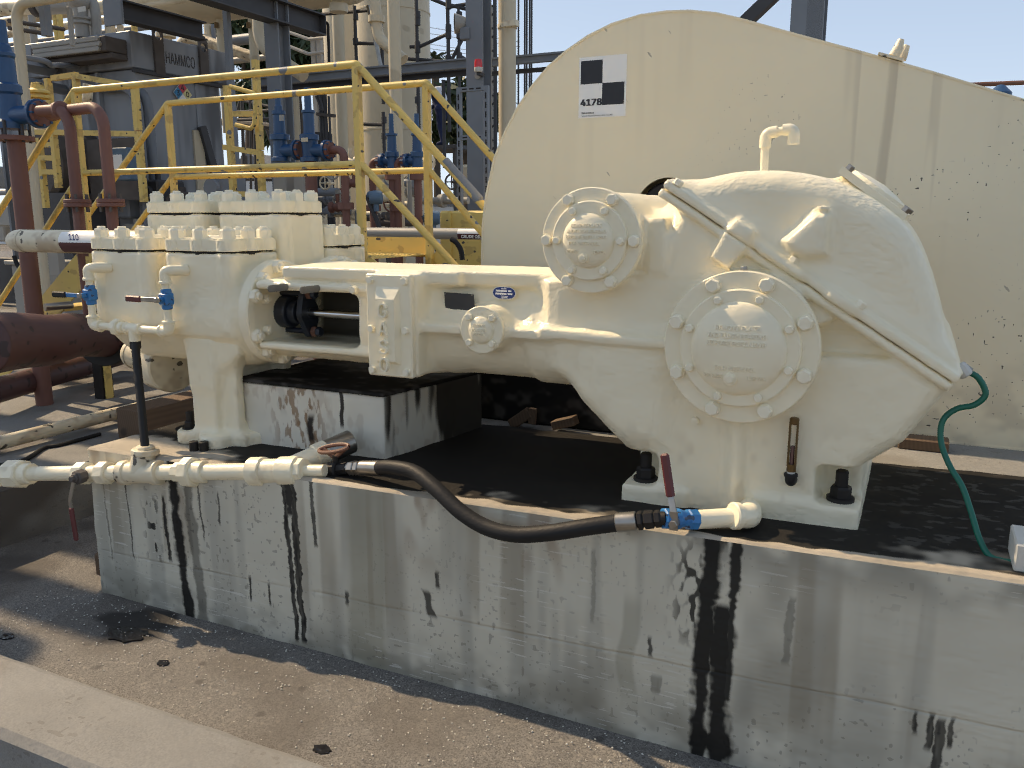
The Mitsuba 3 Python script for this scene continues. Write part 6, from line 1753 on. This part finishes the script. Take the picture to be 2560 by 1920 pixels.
pf = at(1104, 366, 18.5)
B = lambda x, y, z: pf + np.array([x, y, z])
S_ = 1.0
hip, chest, neck, head = B(0.02, 0, 0.86), B(-0.10, 0.0, 1.22), B(-0.22, -0.01, 1.34), B(-0.34, -0.02, 1.35)
body = [(hip + (0, .08, 0), .135, hip - (0, .08, 0), .135), (hip, .15, (hip + chest) / 2, .15), ((hip + chest) / 2, .15, chest, .165), (chest + (0, .12, .04), .10, chest - (0, .12, -.04), .10), (chest, .15, neck, .07)]
for s_ in (-1, 1):
    kn, an = B(-0.02 - .05 * s_, .10 * s_, 0.47), B(0.05 - .06 * s_, .11 * s_, 0.09)
    body += [(hip + (0, .09 * s_, -.02), .115, kn, .078), (kn, .078, an, .058), (an, .06, an + (-.14, .01 * s_, -.04), .045)]
    sh = chest + np.array([-.06, .19 * s_, .06]); el = sh + np.array([-.12, .04 * s_, -.26]); wr = el + np.array([-.20, -.05 * s_, -.12])
    body += [(sh, .075, el, .056), (el, .055, wr, .042)]
    hd = [(wr, .034, wr + (-.06, -.005 * s_, -.03), .036)]
    for f_ in range(4):
        k_ = wr + np.array([-.085, (-.027 + .018 * f_), -.035]); e_ = k_ + np.array([-.05 - .006 * (1 if f_ in (1, 2) else 0), 0, -.022]); t_ = e_ + np.array([-.022, 0, -.030])
        hd += [(wr + np.array([-.04, (-.02 + .013 * f_), -.02]), .011, k_, .0095), (k_, .0092, e_, .0085), (e_, .0085, t_, .0075)]
    hd += [(wr + np.array([-.02, -.025 * s_, -.005]), .012, wr + np.array([-.055, -.048 * s_, -.02]), .010), (wr + np.array([-.055, -.048 * s_, -.02]), .010, wr + np.array([-.085, -.05 * s_, -.04]), .0085)]
    put("hand", hulls(hd, 0.012, 4), "skin", PN, smooth=True)
put("coveralls", hulls(body), "cloth_blue", PN, smooth=True)
hm_ = [(neck, .055, head, .07), (head, .088, head + (-.03, 0, -.03), .082), (head + (-.08, 0, -.055), .045, head + (-.06, 0, -.09), .04), (head + (-.10, 0, -.05), .013, head + (-.115, 0, -.06), .012)]
for s_ in (-1, 1):
    hm_.append((head + (0, .085 * s_, -.02), .018, head + (.01, .088 * s_, .01), .016))
put("head", hulls(hm_, 0.012, 4), "skin", PN, smooth=True)
put("hard_hat", lathe([(0.12, -0.012), (0.125, 0.0), (0.102, 0.008), (0.098, 0.04), (0.075, 0.085), (0.035, 0.105), (0, 0.108)], head + (0.0, 0, 0.02), (-0.35, 0, 1), 24), "cloth_white", PN)
bp = [(hip + (0.02, 0, 0.20), .138, chest + (0.055, 0, 0.045), .148), (chest + (0.04, .09, .075), .10, chest + (0.04, -.09, .075), .10)]
put("back_panel", hulls(bp), "cloth_white", PN, smooth=True, label="white back panel of the coveralls")

put("access_platform", cat_(box(pf[0] - 0.9, pf[0] + 0.7, 18.0, 19.3, pf[2] - 0.10, pf[2] - 0.01), *[box(pf[0] + x - 0.04, pf[0] + x + 0.04, y - 0.04, y + 0.04, 0, pf[2] - 0.1) for x in (-0.8, 0.6) for y in (18.1, 19.2)]), "dark_steel", label="small raised platform that the worker stands on", cat="platform")

PW = thing("perimeter_wall", "long low pale wall far behind the plant", "wall")
put("wall", box(-90, 30, 34, 34.3, 0, 2.1), "wall_white", PW)
put("coping", box(-90, 30, 33.95, 34.35, 2.103, 2.2), "roof_grey", PW)
LM = thing("machine_skid", "dark machinery skid with piping crowded behind the stair at the far left", "machinery")
rg = np.random.default_rng(23)
put("base", box(at(-250, 500, 8.4)[0], at(210, 500, 8.4)[0], 8.4, 10.2, 0, 1.0, 0.02), "dark_steel", LM)
for i in range(40):
    px, py = rg.uniform(-60, 330), rg.uniform(350, 640)
    Y = rg.uniform(7.4, 8.3)
    c = at(px, py, Y)
    mt = ["grey_steel", "rusty_dark", "dirty_cream", "dark_steel", "horn_grey", "rusty_dark"][rg.integers(0, 6)]
    if i % 4 == 0:
        put("housing", box(c[0] - rg.uniform(.1, .3), c[0] + rg.uniform(.1, .3), Y, Y + 0.4, c[2] - rg.uniform(.1, .3), c[2] + rg.uniform(.1, .3), 0.02), mt, LM)
    elif i % 4 == 1:
        put("pipe", cyl((c[0], Y, 0.4), c, rg.uniform(0.02, 0.06), 10), mt, LM)
    elif i % 4 == 2:
        put("pipe", tube(fillet([c, c + (rg.uniform(.3, .9), 0, 0), c + (1.0, 0, -0.7)], 0.12, 5), rg.uniform(0.02, 0.05), 10), mt, LM)
    else:
        put("flange", cat_(cyl(c - (0.03, 0, 0), c + (0.03, 0, 0), rg.uniform(0.07, 0.13), 18), cyl(c - (0.25, 0, 0), c + (0.25, 0, 0), 0.045, 12)), mt, LM)

PB_ = thing("pipe_bridge", "pale and grey pipes crowded behind and above the grey cooler", "pipes")
for i, (y0, Y, r_, x0, x1, mt) in enumerate(((14, 11.5, 0.12, -80, 240, "horn_grey"), (40, 12.0, 0.09, -80, 330, "tank_cream"), (66, 12.5, 0.08, -80, 420, "dirty_cream"), (88, 12.2, 0.06, -80, 560, "grey_steel"), (118, 13.0, 0.10, 250, 660, "grey_steel"), (150, 13.2, 0.06, 520, 690, "horn_grey"))):
    p0, p1 = at(x0, y0, Y), at(x1, y0, Y)
    p1[2] = p0[2] = (p0[2] + p1[2]) / 2
    put("pipe", cyl(p0, p1, r_, 16), mt, PB_)
for px, t0, Y, r_, mt in ((70, 0, 10.8, 0.11, "tank_cream"), (92, 30, 10.2, 0.06, "horn_grey"), (150, 10, 10.5, 0.05, "yellow_paint"), (160, 10, 10.5, 0.05, "yellow_paint"), (232, 20, 11.0, 0.12, "horn_grey"), (255, 40, 11.2, 0.05, "dark_steel"), (285, 60, 11.2, 0.09, "tank_cream"), (310, 62, 11.2, 0.06, "tank_cream"), (345, 60, 11.0, 0.05, "yellow_paint"), (421, 55, 11.5, 0.10, "tank_cream"), (527, 60, 12.0, 0.07, "tank_cream"), (540, 60, 12.0, 0.04, "grey_steel")):
    a, b = vline(px, t0, 300, Y)
    put("riser", cyl((a[0], Y, 0.5), a, r_, 14), mt, PB_)
    if r_ > 0.06:
        put("flange", cyl((a[0], Y, a[2] - 0.25), (a[0], Y, a[2] - 0.18), r_ * 1.7, 18), mt, PB_)

# ---- trees, house, far off
def foliage(centers, n, size, seed, long=3.0):
    rg = np.random.default_rng(seed)
    V = []
    for (c, r) in centers:
        m = max(8, int(n * r * r))
        d = rg.normal(size=(m, 3)); d /= np.linalg.norm(d, axis=1, keepdims=True)
        p = np.asarray(c) + d * (r * rg.uniform(0.25, 1.0, (m, 1)) ** 0.6) * [1, 1, 0.75]
        u = rg.normal(size=(m, 3)) + [0, 0, -0.7]; u /= np.linalg.norm(u, axis=1, keepdims=True)
        w = np.cross(u, rg.normal(size=(m, 3))); w /= np.linalg.norm(w, axis=1, keepdims=True)
        s = size * rg.uniform(0.6, 1.4, (m, 1))
        V.append(np.stack([p - w * s * 0.5, p + w * s * 0.5, p + u * s * long], 1).reshape(-1, 3))
    V = np.concatenate(V)
    return TM(V, np.arange(len(V)).reshape(-1, 3))


for ti, (lab, px, Y, blobs) in enumerate((("dark evergreen tree behind the grey left column", 745, 30.0, [(700, 60, 1.5), (735, 85, 1.9), (770, 110, 1.7), (720, 130, 1.6), (760, 60, 1.6), (790, 150, 1.2), (690, 150, 1.3), (740, 160, 1.4), (805, 70, 1.0), (800, 110, 1.0), (660, 100, 1.4), (730, 20, 1.8), (660, 190, 1.0)]),
                                          ("dark leafy tree glimpsed right of the grey cooler", 600, 28.0, [(590, 60, 1.2), (610, 85, 1.2), (595, 110, 1.0), (575, 85, .8), (625, 120, 1.0), (640, 250, 1.1), (620, 235, .9), (660, 275, .9), (672, 330, .7)]),
                                          ("feathery tree behind the worker and the strut frame", 1165, 24.0, [(1160, 240, 1.0), (1150, 270, 1.0), (1175, 290, 1.0), (1160, 320, .8), (1230, 270, .8), (1140, 300, .7), (1100, 320, .7)]))):
    K = thing("tree", lab, "tree")
    cs = [(at(x, y, Y + (i % 3 - 1) * 0.8), r * Y / 30) for i, (x, y, r) in enumerate(blobs)]
    put("crown", foliage(cs, 420, 0.17, ti), "leaf", K, smooth=False)
    base = at(px, 300, Y); base[2] = 0
    top = np.mean([c for c, r in cs], 0)
    put("trunk", tube([base, (base + top) / 2 + (0.1, 0, 0), top], [0.30, 0.22, 0.10], 10), "bark", K)
    for i, (c, r) in enumerate(cs[::2]):
        put("limb", tube([top * 0.7 + base * 0.3, (top + c) / 2, c], [0.12, 0.07, 0.03], 6), "bark", K)
K = thing("palm_tree", "small palm crown peeking over the walkway beam left of the horn", "tree")
pc_ = at(1088, 158, 40.0)
fr_ = []
rg = np.random.default_rng(3)
for i in range(26):
    a_ = rg.uniform(0, 6.28); up_ = rg.uniform(0.1, 1.2)
    d_ = np.array([math.cos(a_), math.sin(a_), up_]); d_ /= np.linalg.norm(d_)
    for t in np.linspace(0.15, 1.0, 12):
        p = pc_ + d_ * 1.6 * t + np.array([0, 0, -0.7 * t * t])
        for s_ in (-1, 1):
            w = np.cross(d_, [0, 0, 1]) * s_ * 0.30 * (1 - 0.6 * t) + np.array([0, 0, -0.12])
            fr_.append([p, p + d_ * 0.09, p + w + d_ * 0.15])
fr_ = np.array(fr_).reshape(-1, 3)
put("crown", TM(fr_, np.arange(len(fr_)).reshape(-1, 3)), "leaf", K, smooth=False)
put("trunk", cyl((pc_[0], 40, 0), pc_, 0.2, 10), "bark", K)
HSE = thing("house", "pale low house with a grey gable roof seen through the frame", "house")
c = at(640, 440, 26.0)
put("wall", box(c[0] - 3.0, c[0] + 3.0, 26.0, 30, 0, at(640, 425, 26)[2]), "wall_white", HSE)
zr0, zr1 = at(640, 425, 26)[2], at(640, 385, 26)[2]
xr0, xr1 = at(575, 410, 26)[0], at(705, 410, 26)[0]
put("roof", prism(Polygon([(xr0, zr0), (xr1, zr0), ((xr0 + xr1) / 2, zr1)]), 25.6, 30.4, "y"), "roof_grey", HSE)

# ---- unseen pipe rack, added out of the frame to the left; it shades the valve pots and the slab as in the photograph
RK = thing("pipe_rack_tower", "unseen steel pipe rack with pipes and grating, added left of the frame to shade the pump", "pipe rack")
for x, y in ((-12.4, 2.6), (-12.4, 5.0), (-8.7, 3.1), (-8.7, 5.0)):
    put("leg", box(x - 0.08, x + 0.08, y - 0.08, y + 0.08, 0, 6.4), "grey_steel", RK)
for y0, x0, x1 in ((3.2, -8.3, -7.0), (3.75, -8.2, -7.05), (4.35, -8.0, -7.1)):
    put("grating", box(x0, x1, y0, y0 + 0.50, 6.0, 6.04), "grey_steel", RK)
for i, y in enumerate((1.9, 2.35, 2.75, 3.3, 3.9)):
    put("pipe", cyl((-12.5, y, 6.0 + 0.1 * (i % 2)), (-9.7 + 0.3 * (i % 3), y, 6.0 + 0.1 * (i % 2)), 0.16 + 0.02 * (i % 2), 16), "tank_cream", RK)
